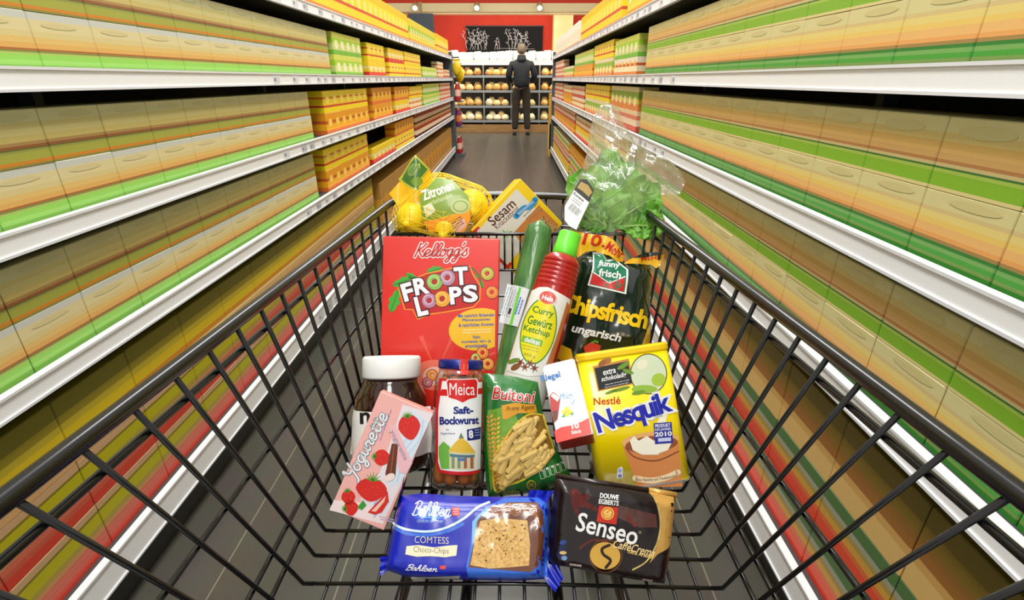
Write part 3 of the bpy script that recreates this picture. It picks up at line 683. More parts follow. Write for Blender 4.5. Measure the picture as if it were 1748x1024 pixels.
# ================================================================== SHOPPING CART
HF, HR = .56, .22                # basket floor and rim below the camera
ZF, ZR = HC - HF, HC - HR
cart = empty('shopping_cart', 'black wire shopping cart filled with groceries in the aisle', 'cart', Matrix.Translation((0, .5, 0)))
def cw(b, name): return b.build(name, cart, (0, -.5, 0))
def rimpt(s_, y):                # rim outline on one side at depth y
    if s_ < 0: return Vector((-.2836 + (y - .3056) * .0719, y, ZR))
    return Vector((.2874 - (y - .3006) * .080, y, ZR))
YLF, YRF = .955, .905
nose = [(-.225, .985), (-.18, 1.018), (-.09, 1.032), (0, 1.034), (.09, 1.022), (.17, .995), (.222, .945)]
rim = [rimpt(-1, y) for y in (-.12, .1, .3, .5, .7, YLF)] + [Vector((x, y, ZR)) for x, y in nose] + [rimpt(1, y) for y in (YRF, .7, .5, .3, .1, -.12)]
b = MB(); b.tube(rim, .0072, M_black_wire, 12); cw(b, 'rim')
NW = 17
def wire(s_, n):                 # side wire n: rim point and floor corner
    yt = (.3056 if s_ < 0 else .3006) + .0446 * n; yb = .4132 + .0386 * n - (0 if s_ < 0 else .006)
    if s_ > 0: yt = .3006 + .0405 * n
    return rimpt(s_, yt), Vector((s_ * .2535, yb, ZF))
sidew = {-1: [], 1: []}
for s_ in (-1, 1):
    b = MB()
    for n in range(-6, 15):
        t, f = wire(s_, n)
        if t.y > (YLF if s_ < 0 else YRF): break
        k = t.lerp(f, .96); b.tube([t, k, k.lerp(f, .55) + Vector((-s_ * .0015, 0, -.003)), f + Vector((-s_ * .013, 0, 0))], .0026, M_black_wire, 6)
        sidew[s_].append((t, f))
    cw(b, 'side_wires')
for fr, rr in ((.1, .0036), (.461, .003), (.768, .003), (.877, .003)):
    for s_ in (-1, 1):
        b = MB(); pts = [t.lerp(f, fr) + Vector((s_ * (.0026 + rr), 0, 0)) for t, f in sidew[s_]]
        b.tube(pts, rr, M_black_wire, 8); cw(b, 'side_rail')
b = MB()
for n in range(-6, 15):
    y = .4132 + .0386 * n
    b.tube([(-.2415, y, ZF), (0, y, ZF), (.2415, y - .006, ZF)], .0025, M_black_wire, 6)
for k in range(16):
    x = -.225 + .03 * k; b.tube([(x, .15, ZF - .0048), (x, 1.0, ZF - .0048)], .0021, mat((60, 61, 63), .25, .6), 6)
cw(b, 'floor_grid')
b = MB()                          # front panel
for k in range(13):
    x = -.21 + .035 * k; yy = 1.03 - (x / .22) ** 2 * .05
    b.tube([(x, yy, ZR), (x * .98, yy - .03, ZF)], .0026, M_black_wire, 6)
for h in (.28, .36, .44, .484, .53):
    b.tube([(x_ * 1.0, y_ - .03 * (h - .22) / .34, HC - h) for x_, y_ in nose], .0026, mat((120, 122, 124), .25, .7), 6)
cw(b, 'front_panel')
# shallow wire tray hooked into the front of the basket
TY, TH_, TB = .892, HC - .262, HC - .333
b = MB(); b.tube([(-.215, TY + .06, TH_), (-.212, TY, TH_), (0, TY, TH_), (.206, TY, TH_), (.214, TY + .01, TH_ + .001), (.216, TY + .06, TH_)], .0034, M_black_wire, 8)
for k in range(29):
    x = -.205 + .0147 * k; b.tube([(x, TY + .001, TH_), (x, TY, TB)], .0019, M_black_wire, 6)
    b.tube([(x, TY, TB), (x, 1.0, TB)], .0019, M_black_wire, 6)
b.tube([(-.21, TY, TB), (.21, TY, TB)], .0026, M_black_wire, 6)
cw(b, 'front_tray')
b = MB()                          # chassis below the basket
for s_ in (-1, 1):
    b.tube([(s_ * .25, -.1, .30), (s_ * .23, .3, .25), (s_ * .19, .95, .20)], .012, M_black_wire, 10)
    b.tube([(s_ * .25, -.1, .30), (s_ * .26, -.12, .6), (s_ * .27, -.12, ZR)], .012, M_black_wire, 10)
    b.tube([(s_ * .19, .93, .20), (s_ * .2, .9, .4), (s_ * .22, .86, ZF - .005)], .010, M_black_wire, 10)
    b.tube([(s_ * .06, .1, ZF - .02), (s_ * .05, .9, ZF - .02)], .007, M_black_wire, 8)
b.tube([(-.19, .94, .2), (.19, .94, .2)], .01, M_black_wire, 8); b.tube([(-.25, -.1, .3), (.25, -.1, .3)], .01, M_black_wire, 8)
cw(b, 'chassis')
for s_ in (-1, 1):
    for y, x, zt in ((-.1, .25, .30), (.93, .19, .2)):
        b = MB(); b.tube([(s_ * x - .014, y, .06), (s_ * x + .014, y, .06)], .06, mat((50, 50, 50), .6), 20); b.box(s_ * x - .022, s_ * x - .017, y - .02, y + .02, .05, zt, steel); b.box(s_ * x + .017, s_ * x + .022, y - .02, y + .02, .05, zt, steel); cw(b, 'castor')
# ================================================================== GROCERIES
def boxart(p, corners, depth, m, side=None, bev=.0012, z1=0.0):
    """box whose front corners TL,TR,BR,BL are given in photo pixels"""
    q = [p.at_plane(*c) for c in corners]
    x0 = (q[0][0] + q[3][0]) / 2; x1 = (q[1][0] + q[2][0]) / 2; y0 = (q[2][1] + q[3][1]) / 2; y1 = (q[0][1] + q[1][1]) / 2
    b = MB(); b.box(x0, x1, y0, y1, -depth, z1, m, bev, side); return b, (x0, x1, y0, y1)

# ---- red cereal box
p = Prod('cereal_box', 'tall red cereal box with ring shaped cereal leaning at the back left', 'cereal box', 748, 734, .836, -1.2, 0)
red = mat((230, 46, 34), .3, coat=.3); b, ext = boxart(p, [(655, 404), (853, 408), (846, 738), (646, 734)], .04, red)
a = Art(); lr = mat((238, 92, 72), .35); ora = mat((250, 150, 40), .35); dred = mat((196, 28, 24), .35); leaf = mat((70, 170, 48), .4); dleaf = mat((34, 120, 40), .4)
for q in ([(742, 628), (715, 575), (722, 572)], [(748, 628), (775, 560), (781, 564)], [(752, 632), (845, 600), (846, 604)], [(735, 632), (690, 618), (692, 612)], [(755, 636), (846, 625), (846, 632)]): a.poly(q, lr, .5)
a.poly(ell(742, 640, 40, 26, 0), mat((240, 120, 96), .35), .6); a.poly(ell(742, 642, 20, 16, 0), mat((244, 190, 170), .35), .8)
a.script("Kellogg's", 753, 431, 90, 33, 2.6, mat((214, 36, 30), .3), 1, 2, .3, 1.7, M_white)
def leafp(cx, cy, l, wd, rot):
    a.poly([(cx + x * cos(radians(rot)) - y * sin(radians(rot)), cy - x * sin(radians(rot)) - y * cos(radians(rot))) for x, y in [(-l, 0), (-l * .6, wd * .7), (-l * .3, wd * .6), (-l * .1, wd), (l * .3, wd * .55), (l * .5, wd * .6), (l, 0), (l * .5, -wd * .6), (l * .2, -wd * .5), (-l * .1, -wd), (-l * .4, -wd * .6), (-l * .7, -wd * .6)]], leaf, .7)
    a.line([(cx - l * cos(radians(rot)), cy + l * sin(radians(rot))), (cx + l * .9 * cos(radians(rot)), cy - l * .9 * sin(radians(rot)))], 1.2, dleaf, .9)
leafp(690, 480, 22, 9, 20); leafp(674, 512, 23, 11, 70); leafp(742, 461, 15, 8, 15); leafp(703, 472, 12, 6, -25)
a.line([(786, 454), (806, 458), (818, 472), (822, 490)], 2.6, dleaf, .8); leafp(811, 474, 8, 4, 60); leafp(822, 484, 8, 4, 110)
LG = [(680, 491), (704, 477), (728, 467), (775, 457), (802, 454), (807, 468), (820, 488), (819, 512), (808, 524), (786, 528), (758, 533), (735, 536), (713, 545), (705, 528), (691, 528)]
a.poly(LG, dred, 1.0); a.line(LG, 2.2, ora, 1.2, smooth=False, closed=True)
blk = mat((60, 14, 20), .4)
for ch, x, y, wd, h, rt in (('F', 696, 498, 19, 31, 16), ('R', 719, 488, 25, 29, 12), ('T', 787, 471, 24, 31, 4), ('L', 719, 522, 19, 34, 14), ('P', 778, 504, 21, 30, 6), ('S', 803, 501, 25, 30, 4)):
    a.text(ch, x, y, wd, h, mat((244, 244, 248), .3), rt, 2.5, .04, 0, .05, blk)
def loop(x, y, r_, c, c2): a.ring(x, y, r_ + 1, r_ * .3, mat((110, 40, 50), .4), 2.2); a.ring(x, y, r_, r_ * .36, mat(c, .4), 2.8); a.ring(x - r_ * .12, y - r_ * .12, r_ * .72, r_ * .5, mat(c2, .4), 3.1)
loop(742, 481, 13.5, (140, 186, 84), (176, 212, 120)); loop(764, 474, 13, (186, 140, 166), (212, 176, 196)); loop(733, 513, 12.5, (186, 130, 158), (212, 170, 190)); loop(755, 510, 13.5, (236, 164, 44), (246, 194, 90))
loop(832, 467, 11, (190, 178, 56), (214, 204, 100)); loop(840, 499, 10.5, (240, 130, 40), (248, 164, 80))
a.poly([p_ for p_ in ell(818, 562, 52, 36, 6, 40) if p_[0] < 848] , mat((250, 196, 36), .35), 1.4)
blu = mat((40, 90, 170), .4)
for t, y, wd in (('Mit natürlich färbenden', 538, 62), ('Pflanzenauszügen', 546, 48), ('& natürlichen Aromen', 554, 60), ('Vain', 575, 13), ('luontaisia väri- ja', 583, 50), ('aromiaineita', 590, 38)): a.text(t, 813, y, wd, 6.2, blu, 2, 2.2, .02)
a.lines(813, 565, 48, 2, 4.5, mat((255, 240, 190), .4), 2, 1.5)
loop(824, 602, 10, (240, 140, 44), (248, 180, 90)); loop(812, 611, 8, (200, 190, 90), (220, 214, 130)); loop(833, 621, 10, (242, 160, 60), (248, 190, 100)); loop(738, 640, 9, (236, 140, 50), (246, 176, 90)); loop(730, 652, 8, (200, 110, 130), (220, 150, 160))
p.lay(a, b); b.build('body', p.root)
b = MB(); b.box(ext[0] + .001, ext[1] - .001, ext[3] - .0005, ext[3] + .0012, -.039, -.001, mat((206, 40, 30), .4), .0004); b.build('flap', p.root)

# ---- hazelnut spread jar
p = Prod('spread_jar', 'dark chocolate spread jar with white ribbed lid beside the left cart wall', 'jar', 668, 800, .751, 0.6, -4, 0, None, .9385)
k = .80 / F; yt = 178 * k
glassy = mat((46, 22, 12), .12, coat=.6)
prof = [(.045, 0), (.056, .006), (.060, .016), (.061, .05), (.060, .085), (.056, .115), (.048, .130), (.0435, .138), (.042, .146)]
b = MB(); b.lathe(prof, glassy, 40); b.build('jar_body', p.root)
def profH(prof, off=.0005):
    def H(x, y):
        R = prof[0][0]
        for a_, b_ in zip(prof, prof[1:]):
            if a_[1] <= y <= b_[1]: R = a_[0] + (b_[0] - a_[0]) * (y - a_[1]) / max(b_[1] - a_[1], 1e-6); break
        R += off; return sqrt(max(R * R - x * x, (.18 * R) ** 2))
    return H
Hs = profH(prof, .0008)
p.H = Hs; p.step = .004; b = MB(); a = Art()
a.poly([(604, 697), (735, 693), (739, 772), (598, 775)], mat((236, 236, 232), .35), 1)
a.text('n', 624, 713, 17, 20, M_blk, 2, 2, .03); a.text('utella', 676, 707, 76, 30, mat((206, 30, 30), .4), 2, 2, .03)
p.lay(a, b); b.build('label', p.root)
b = MB(); b.lathe([(.045, .146), (.0465, .149), (.0465, .176), (.044, .180), (.001, .181)], mat((238, 240, 236), .4), 72, rib=(.147, .177, 36, .02)); b.build('lid', p.root)

# ---- strawberry yoghurt chocolate box
p = Prod('chocolate_box', 'slanted pink chocolate box with strawberries leaning on the spread jar', 'chocolate box', 610, 888, .664, -22.5, -3)
pink = mat((240, 178, 170), .35); b, ext = boxart(p, [(651, 671), (744, 703), (654, 898), (559, 873)], .016, pink, {'y+': mat((232, 150, 140), .4), 'x+': mat((236, 190, 184), .4)})
p.H = lambda x, y: 0.0; a = Art()
def T2(u, v):   # u across 0..1, v from top 0..1 in photo pixels on the box front
    tl, tr, br, bl = (651, 671), (744, 703), (655, 898), (559, 873)
    return tuple((tl[i] * (1 - u) + tr[i] * u) * (1 - v) + (bl[i] * (1 - u) + br[i] * u) * v for i in (0, 1))
a.poly([T2(.42, .03), T2(.97, .02), T2(.97, .98), T2(.55, .98), T2(.42, .8), T2(.55, .6), T2(.5, .35)], mat((232, 222, 226), .35), .5)
a.poly([T2(.62, .04), T2(.97, .1), T2(.97, .6), T2(.8, .7), T2(.72, .4)], mat((214, 226, 236), .35), .8)
a.poly([T2(.02, .9), T2(.5, .86), T2(.97, .93), T2(.97, .985), T2(.02, .985)], mat((244, 224, 222), .35), .7)
for u in (.66, .76, .86): a.line([T2(u, .1), T2(u + .08, .25), T2(u - .02, .45), T2(u + .03, .62)], 2.2, mat((190, 210, 228), .35), 1)
a.line([T2(.6, .78), T2(.75, .72), T2(.7, .86), T2(.9, .8)], 2.4, mat((140, 190, 226), .35), 1); a.line([T2(.7, .84), T2(.82, .88), T2(.78, .95)], 2, mat((150, 190, 226), .35), 1)
a.script('Yogurette', 628, 761, 124, 33, 3.0, M_white, 62, 3, .1, 1.1, mat((120, 130, 150), .4))
sb = mat((214, 34, 24), .35); sd = mat((238, 90, 60), .4); gl = mat((96, 160, 50), .4)
def berry(x, y, rx, ry, rot, lf=(0, -1)):
    r0 = radians(rot)
    pts = [(cos(radians(t)) * rx * (1 if sin(radians(t)) > 0 else (1 - .35 * abs(sin(radians(t))))), sin(radians(t)) * ry) for t in range(0, 360, 18)]
    a.poly([(x + u * cos(r0) - v * sin(r0), y - u * sin(r0) - v * cos(r0)) for u, v in pts], sb, 2)
    rn = random.Random(int(x))
    for k_ in range(16):
        t = rn.random() * 6.28; d = sqrt(rn.random()) * .75; a.poly(ell(x + cos(t) * rx * d, y + sin(t) * ry * d, .9, .6, 40, 6), sd, 2.4)
    for k_ in range(7):
        an = rot + 90 + (k_ - 3) * 26; bx_ = x - sin(r0) * ry * .8; by_ = y - cos(r0) * ry * .8
        l = rx * .62; a.poly([(bx_ + 1.8 * sin(radians(an)), by_ + 1.8 * cos(radians(an))), (bx_ + l * cos(radians(an)), by_ - l * sin(radians(an))), (bx_ - 1.8 * sin(radians(an)), by_ - 1.8 * cos(radians(an)))], gl, 2.7)
berry(699, 729, 19, 22, 10); berry(653, 781, 14, 15, 80); berry(634, 836, 27, 20, -8); berry(595, 849, 12, 13, 8); berry(600, 866, 14, 12, 100)
a.poly([(628, 874), (662, 838), (664, 855), (652, 874), (640, 878)], sb, 3); a.poly([(634, 872), (659, 846), (656, 856), (642, 873)], mat((244, 196, 170), .4), 3.3)
a.poly([(610, 866), (620, 853), (626, 862), (618, 870)], mat((60, 150, 50), .4), 3.2)
ch = mat((104, 48, 24), .35); a.poly([(669, 757), (680, 757), (675, 812), (660, 816), (658, 808)], ch, 3.2); a.line([(673, 760), (667, 810)], 1.2, mat((170, 100, 60), .4), 3.5); a.poly(ell(666, 814, 9, 6, 30), mat((244, 220, 210), .4), 3.6)
a.poly([(664, 724), (676, 726), (704, 790), (694, 808), (682, 806)], mat((238, 186, 190), .35), 3.0); a.text('yogurette', 680, 760, 56, 9, mat((150, 140, 156), .4), -64, 3.4, .01)
a.lines(659, 724, 60, 1, 5, mat((140, 120, 190), .4), 70, 1.2, 2); a.lines(660, 886, 26, 2, 4, mat((190, 170, 200), .4), -14, 2, 2)
p.lay(a, b); b.build('body', p.root)

# ---- sausage jar
p = Prod('sausage_jar', 'glass jar of sausages with blue lid and white label in the middle', 'jar', 777, 830, .7248, -2.2, -5, 0, None, .935)
GLS = film('jar_glass', (.97, .95, .90), .22, .04); RJ = .040
b = MB(); b.lathe([(.030, 0), (.037, .003), (.040, .012), (.0405, .06), (.040, .155), (.0385, .168), (.0345, .176), (.0335, .182)], GLS, 40); b.build('jar_glass', p.root)
p.H = lambda x, y: sqrt(max(.0412 ** 2 - x * x, .0000004)); p.step = .003; a = Art(); b = MB()
a.poly([(750, 645), (821, 648), (820, 806), (750, 806), (744, 790), (744, 700)], mat((206, 30, 34), .35), .5)
a.poly([(755, 650), (823, 652), (820, 800), (752, 801), (748, 788), (748, 702)], mat((238, 240, 238), .35), 1)
rd = mat((210, 30, 30), .35); a.poly([(754, 664), (823, 662), (823, 672), (750, 675)], rd, 1.4)
P8 = [(765, 648), (812, 647), (815, 652), (814, 678), (801, 681), (790, 687), (779, 682), (766, 678), (763, 652)]
a.poly([(x + (x - 789) * .06, y + (y - 665) * .08) for x, y in P8], M_white, 1.6); a.poly(P8, rd, 2)
a.text('Meica', 789, 664, 43, 21, M_white, 0, 2.6, .0)
nb = mat((20, 36, 120), .4); a.text('Saft-', 791, 700, 34, 13, nb, 1, 2, .045); a.text('Bockwurst', 784, 717.5, 67, 14, nb, 1, 2, .045)
a.text('in', 764, 733, 4, 4, nb, 0, 2); a.text('Eigenhaut', 765, 740, 24, 5, nb, 0, 2)
a.poly([(797, 733), (821, 728), (820, 749), (798, 752)], nb, 1.8); a.text('8', 804, 741, 8, 14, M_white, 5, 2.5, .04); a.lines(815, 738, 9, 3, 4.5, mat((150, 170, 220), .4), 6, 1.5, 2.5)
a.poly([(749, 778), (749, 762), (757, 753), (768, 762), (770, 776), (768, 800), (753, 800)], mat((110, 180, 70), .4), 1.6)
a.poly([(765, 770), (776, 756), (787, 745), (800, 756), (812, 772)], mat((226, 186, 60), .4), 2); a.poly([(783, 748), (787, 738), (792, 748)], mat((110, 130, 100), .4), 2.2)
a.poly([(767, 770), (811, 772), (810, 800), (767, 800)], mat((214, 206, 160), .4), 1.9); a.poly([(768, 774), (810, 776), (810, 780), (768, 779)], mat((70, 120, 140), .4), 2.3)
for x in (771, 781, 792, 803): a.poly([(x, 780), (x + 5, 780), (x + 5, 799), (x, 799)], mat((120, 150, 110) if x < 790 else (170, 96, 70), .4), 2.4)
a.poly(rect(788, 784, 14, 5), mat((90, 120, 170), .4), 2.6)
p.lay(a, b); b.build('label', p.root)
b = MB(); b.lathe([(.0345, .182), (.0355, .184), (.0355, .193), (.0335, .196), (.001, .1965)], mat((24, 32, 120), .3, .3), 36); b.build('lid', p.root)
b = MB(); p.H = lambda x, y: sqrt(max((.0362 if y > .178 else .0395) ** 2 - x * x, 1e-6)); a = Art(); a.poly([(786, 613), (799, 613), (799, 640), (786, 640)], mat((222, 50, 36), .35), 1); a.lines(792, 626, 9, 3, 7, mat((244, 150, 130), .4), 90, 1.3); p.lay(a, b); b.build('seal', p.root)
sm = noisy('sausage_skin', (172, 96, 46), (196, 116, 58), 40, .35)
for k_ in range(9):
    an = 2 * pi * k_ / 8 + .2; rr = .0262 if k_ < 8 else 0
    b = MB(); R0 = .0098; b.lathe([(.001, .006)] + [(R0 * sin(t * pi / 12), .006 + R0 * (1 - cos(t * pi / 12))) for t in range(1, 7)] + [(R0 * 1.02, .08)] + [(R0 * cos(t * pi / 12), .160 + R0 * sin(t * pi / 12)) for t in range(0, 6)] + [(.001, .170)], sm, 14)
    o = b.build('sausage'); o.matrix_world = p.M @ Matrix.Translation((rr * cos(an), .002, rr * sin(an))); tag(o, 'brown bockwurst sausage standing inside the glass jar with blue lid', 'sausage', 'sausages in the glass jar')

# ---- bag of penne
p = Prod('pasta_bag', 'green bag of penne pasta with a clear window in the middle', 'pasta bag', 886, 846, .722, -6, -2)
gm = mat((28, 110, 40), .22, coat=.7); b = MB()
OUT = [(825, 637), (850, 639), (880, 643), (918, 652), (922, 676), (926, 702), (936, 735), (950, 768), (966, 796), (976, 812), (962, 824), (940, 834), (905, 842), (868, 846), (834, 850), (829, 820), (827, 780), (826, 730), (825, 680)]
p.pillow(b, OUT, .026, .03, gm, None, .006, .0035, 38, .012, 1); a = Art()
a.poly([(832, 700), (872, 690), (888, 725), (862, 770), (845, 815), (838, 840), (834, 800), (830, 740)], mat((112, 160, 44), .25, coat=.5), .6)
WIN = [(927, 708), (908, 706), (893, 713), (875, 731), (860, 752), (847, 772), (842, 800), (846, 838), (868, 828), (890, 820), (915, 806), (934, 788), (945, 768), (936, 738)]
a.line(WIN, 3, mat((226, 200, 60), .3), 1.6, closed=True); a.poly(WIN, mat((150, 112, 44), .3), 1)
a.text('Buitoni', 877, 674, 72, 21, mat((206, 44, 34), .3), -6, 3, .015, .1, .035, M_white)
a.poly([(856, 692), (880, 687), (914, 690), (917, 703), (885, 705), (864, 716), (858, 714)], mat((226, 160, 44), .3), 2); a.text('Penne Rigate', 888, 697, 48, 10, mat((70, 40, 16), .4), 4, 2.6, .0, .35)
wh = mat((224, 160, 56), .35)
for x0, y0, x1, y1 in ((836, 712, 842, 800), (848, 716, 846, 810), (862, 748, 846, 825)):
    for k_ in range(13):
        t = k_ / 12; x = x0 + (x1 - x0) * t; y = y0 + (y1 - y0) * t
        a.poly(ell(x - 3, y, 3.6, 2, -50, 8), wh, 1.9); a.poly(ell(x + 3, y - 2, 3.6, 2, 50, 8), mat((238, 184, 84), .35), 1.9)
for k_ in range(5): a.line(rect(926 + k_ * 9 - 1, 809 - k_ * 3.4, 7, 15, 14), .8, mat((220, 226, 210), .4), 2, smooth=False, closed=True); a.poly(rect(926 + k_ * 9 - 1, 803 - k_ * 3.4, 4, 3, 14), mat((220, 226, 210), .4), 2)
a.ring(907, 827, 8, 6.4, mat((226, 190, 50), .3), 2); a.text('10', 907, 827, 7, 7, mat((226, 190, 50), .3), 0, 2, .03); a.text('500g', 873, 840, 28, 8.5, mat((190, 190, 60), .3), 6, 2, .02)
p.lay(a, b); b.build('body', p.root)
b = MB(); pm = mat((214, 180, 96), .4); pd = mat((150, 108, 40), .5); rn = random.Random(4)
from itertools import product as _pr
def inwin(x, y):
    c = False; n = len(WIN)
    for i in range(n):
        (x1, y1), (x2, y2) = WIN[i], WIN[(i + 1) % n]
        if (y1 > y) != (y2 > y) and x < (x2 - x1) * (y - y1) / (y2 - y1) + x1: c = not c
    return c
for i in range(60):
    for tr_ in range(80):
        x = rn.uniform(842, 942); y = rn.uniform(706, 838); an = radians(rn.gauss(48, 16)); L2 = 15
        if inwin(x + cos(an) * L2 * 1.05, y - sin(an) * L2 * 1.05) and inwin(x - cos(an) * L2 * 1.05, y + sin(an) * L2 * 1.05): break
    else: continue
    A_ = p.loc(x - cos(an) * L2, y + sin(an) * L2); B_ = p.loc(x + cos(an) * L2, y - sin(an) * L2); z = .0005 + .0035 * (i % 4) / 3
    a3 = Vector((*A_, p.H(*A_) + z)); b3 = Vector((*B_, p.H(*B_) + z))
    b.tube([a3, a3.lerp(b3, .5), b3], .0043, pm, 10, caps=False); d3 = (b3 - a3).normalized()
    b.tube([a3 + d3 * .0003, b3 - d3 * .0003], .0034, pd, 8, caps=True)
    for q in range(5):
        oa = Vector((cos(q * .7 + .2), 0, 0)); nrm = Vector((-d3.y, d3.x, 0)) * cos(.6 * q + .35) * .0043 + Vector((0, 0, 1)) * sin(.6 * q + .35) * .0043
        b.tube([a3 + nrm, b3 + nrm], .0004, mat((232, 202, 124), .4), 4, caps=False)
o = b.build('pasta', p.root); o['kind'] = 'stuff'; o['label'] = 'yellow penne tubes behind the clear window'

# ---- white and red chocolate bar box
p = Prod('chocolate_bar_box', 'small white and red box of chocolate bars between pasta bag and yellow tin', 'chocolate box', 975, 757, .665, 10.5, -36, -6)
b, ext = boxart(p, [(927, 624), (983, 607), (1010, 741), (949, 757)], .038, mat((240, 240, 240), .25, coat=.3), {'y-': mat((170, 34, 24), .4), 'x-': mat((236, 236, 236), .3)}, .004)
a = Art(); a.poly([(946, 736), (958, 729), (975, 726), (992, 720), (1005, 713), (1010, 740), (950, 756)], mat((222, 50, 34), .3), 1)
a.text('Riegel', 940, 644, 34, 14, mat((40, 110, 180), .3), 14, 2, .03); a.text('Milch', 966, 676, 22, 10, mat((70, 150, 206), .3), 8, 2, 0, .35); a.line([(974, 687), (977, 691), (981, 682)], 1.2, mat((70, 150, 206), .3), 2, smooth=False)
a.poly([(938, 676), (944, 669), (957, 678), (952, 716), (945, 722), (941, 700)], mat((176, 34, 26), .35), 1.6); a.poly([(940, 676), (944, 671), (956, 678), (952, 686)], mat((240, 224, 210), .35), 2); a.poly([(943, 702), (952, 700), (951, 715), (945, 721)], mat((92, 36, 22), .35), 2)
for dx, dy in ((-5, 0), (0, -5), (5, 0), (0, 4)): a.poly(ell(968 + dx, 703 + dy, 4, 4, 0, 10), mat((246, 206, 40), .4), 2)
a.poly([(973, 706), (980, 703), (977, 710)], leaf, 2); a.poly([(958, 712), (964, 706), (965, 712)], leaf, 2)
a.text('10', 982, 727, 13, 10, M_white, 10, 2.4, .04); a.text('Stück', 984, 737, 17, 6, M_white, 10, 2.4, .02)
p.lay(a, b); b.build('body', p.root)

# ---- yellow cocoa tin
p = Prod('cocoa_tin', 'large yellow cocoa powder tin with blue lettering at the right', 'tin', 1098, 832, .697, 8.2, -6)
q = [p.at_plane(*c) for c in ((989, 597), (1143, 590), (1184, 830), (1016, 833))]; x0 = (q[0][0] + q[3][0]) / 2; x1 = (q[1][0] + q[2][0]) / 2; y0 = 0.0; y1 = (q[0][1] + q[1][1]) / 2
ym = mat((254, 224, 10), .22, coat=.4); hw = (x1 - x0) / 2; xc = (x0 + x1) / 2; dd = .026; cr = .014
def rrect(hw_, hd, r_, n=6):
    out = []
    for sx, sz, a0 in ((1, 1, 0), (-1, 1, 90), (-1, -1, 180), (1, -1, 270)):
        for k_ in range(n + 1):
            t = radians(a0 + 90 * k_ / n); out.append((xc + sx * (hw_ - r_) + r_ * cos(t), sz * (hd - r_) + r_ * sin(t) - dd))
    return out
def rr_sweep(b, secs, m, smooth=True):
    rings = [[b.bm.verts.new((x, y, z)) for x, z in rrect(hw + e, dd + e, cr + e)] for y, e in secs]
    for A_, B_ in zip(rings, rings[1:]):
        n = len(A_)
        for k_ in range(n): b.face([A_[k_], B_[k_], B_[(k_ + 1) % n], A_[(k_ + 1) % n]], m, smooth)
    b.face(rings[0], m); b.face(rings[-1][::-1], m)
b = MB(); rr_sweep(b, [(y0 + .002, -.0), (y1 - .011, 0)], ym); p.H = lambda x, y: 0.0; a = Art()
for dx, dy, s_ in ((0, 0, 1),): pass
a.poly(rect(1047, 640, 63, 44, 12), mat((206, 140, 60), .4), 1); a.poly(rect(1047, 641, 58, 38, 12), mat((30, 32, 34), .5), 1.5)
a.text('extra', 1040, 634, 22, 9, M_white, 12, 2, .02, .2); a.text('schokoladig', 1048, 644, 44, 11, M_white, 12, 2, .02, .2); a.lines(1052, 655, 42, 2, 4.2, mat((200, 200, 200), .5), 12, 1.2)
a.poly(ell(1036, 616, 8, 5, 20), mat((176, 106, 46), .4), 1.8); a.poly(ell(1028, 620, 8, 5, 40), mat((158, 92, 40), .4), 1.9)
a.poly(ell(1107, 638, 32, 35, 0), mat((120, 100, 50), .35), 1.2); a.poly(ell(1107, 638, 30, 33, 0), mat((214, 226, 190), .35), 1.6)
a.poly(ell(1100, 664, 22, 7, 0), mat((150, 190, 60), .4), 1.9); a.poly(ell(1124, 648, 12, 11, 20), mat((170, 200, 60), .4), 2.0); a.poly(ell(1096, 622, 10, 8, 30), mat((236, 232, 200), .4), 1.9)
for q_ in ((1064, 624, 12, 4, 30), (1072, 634, 10, 3.5, -20), (1060, 664, 16, 3, 15), (1090, 670, 12, 3.5, 10), (1044, 668, 12, 2.5, 20)): a.poly(ell(*q_), mat((110, 150, 40), .4), 2.1)
a.text('Nestlé', 1036, 684, 46, 13, mat((206, 44, 30), .35), 3, 2, .015)
a.text('Nesquik', 1082, 708, 134, 47, mat((28, 36, 168), .3), 17, 4, .03, .0, .075, M_white, .88)
mw = mat((240, 234, 214), .35); a.poly([(1128, 706), (1140, 704), (1132, 735), (1124, 776), (1110, 776), (1114, 742)], mat((246, 240, 214), .35), 1.5)
a.poly([(1062, 758), (1158, 748), (1165, 830), (1088, 832)], mat((206, 130, 70), .35), 1.4); a.poly(ell(1110, 752, 49, 15, 5), mat((226, 170, 100), .35), 1.8); a.poly(ell(1112, 758, 45, 14, 5), mat((140, 76, 36), .35), 2.1); a.poly([(1075, 752), (1082, 744), (1090, 752), (1104, 744), (1116, 752), (1134, 744), (1147, 754), (1140, 768), (1118, 776), (1096, 776), (1080, 768)], mw, 2.4)
a.line([(1068, 764), (1084, 780), (1120, 786), (1158, 770)], 2, mat((120, 60, 30), .35), 2.5)
a.line([(1084, 816), (1110, 820), (1136, 815), (1157, 806)], 10, mat((238, 214, 170), .35), 2.3); a.text('plus Vitamine und Traubenzucker', 1121, 815, 70, 6.5, mat((90, 50, 26), .4), 6, 2.8, .01, .2, arc=-3)
nb2 = mat((40, 44, 150), .35); a.poly(rect(1132, 739, 31, 36, 4), nb2, 3)
a.text('PRODUKT', 1131, 726, 26, 6, M_white, 4, 3.6, .02); a.text('DES JAHRES', 1131, 733, 27, 5, M_white, 4, 3.6, .01); a.text('2010', 1132, 740.5, 29, 8, M_white, 4, 3.6, .03); a.poly(rect(1134, 750, 22, 6, 4), mat((200, 205, 230), .35), 3.6)
a.poly([(1054, 800), (1060, 796), (1063, 799), (1062, 816), (1053, 816)], mat((220, 220, 230), .35), 2); a.text('0', 1058, 812, 6, 6, nb2, 0, 2.5, .05); a.poly(rect(1058, 803, 6, 7), mat((150, 160, 200), .35), 2.4)
a.lines(1045, 823, 34, 2, 3.5, mat((190, 150, 30), .4), 2, .9)
p.lay(a, b); b.build('body', p.root)
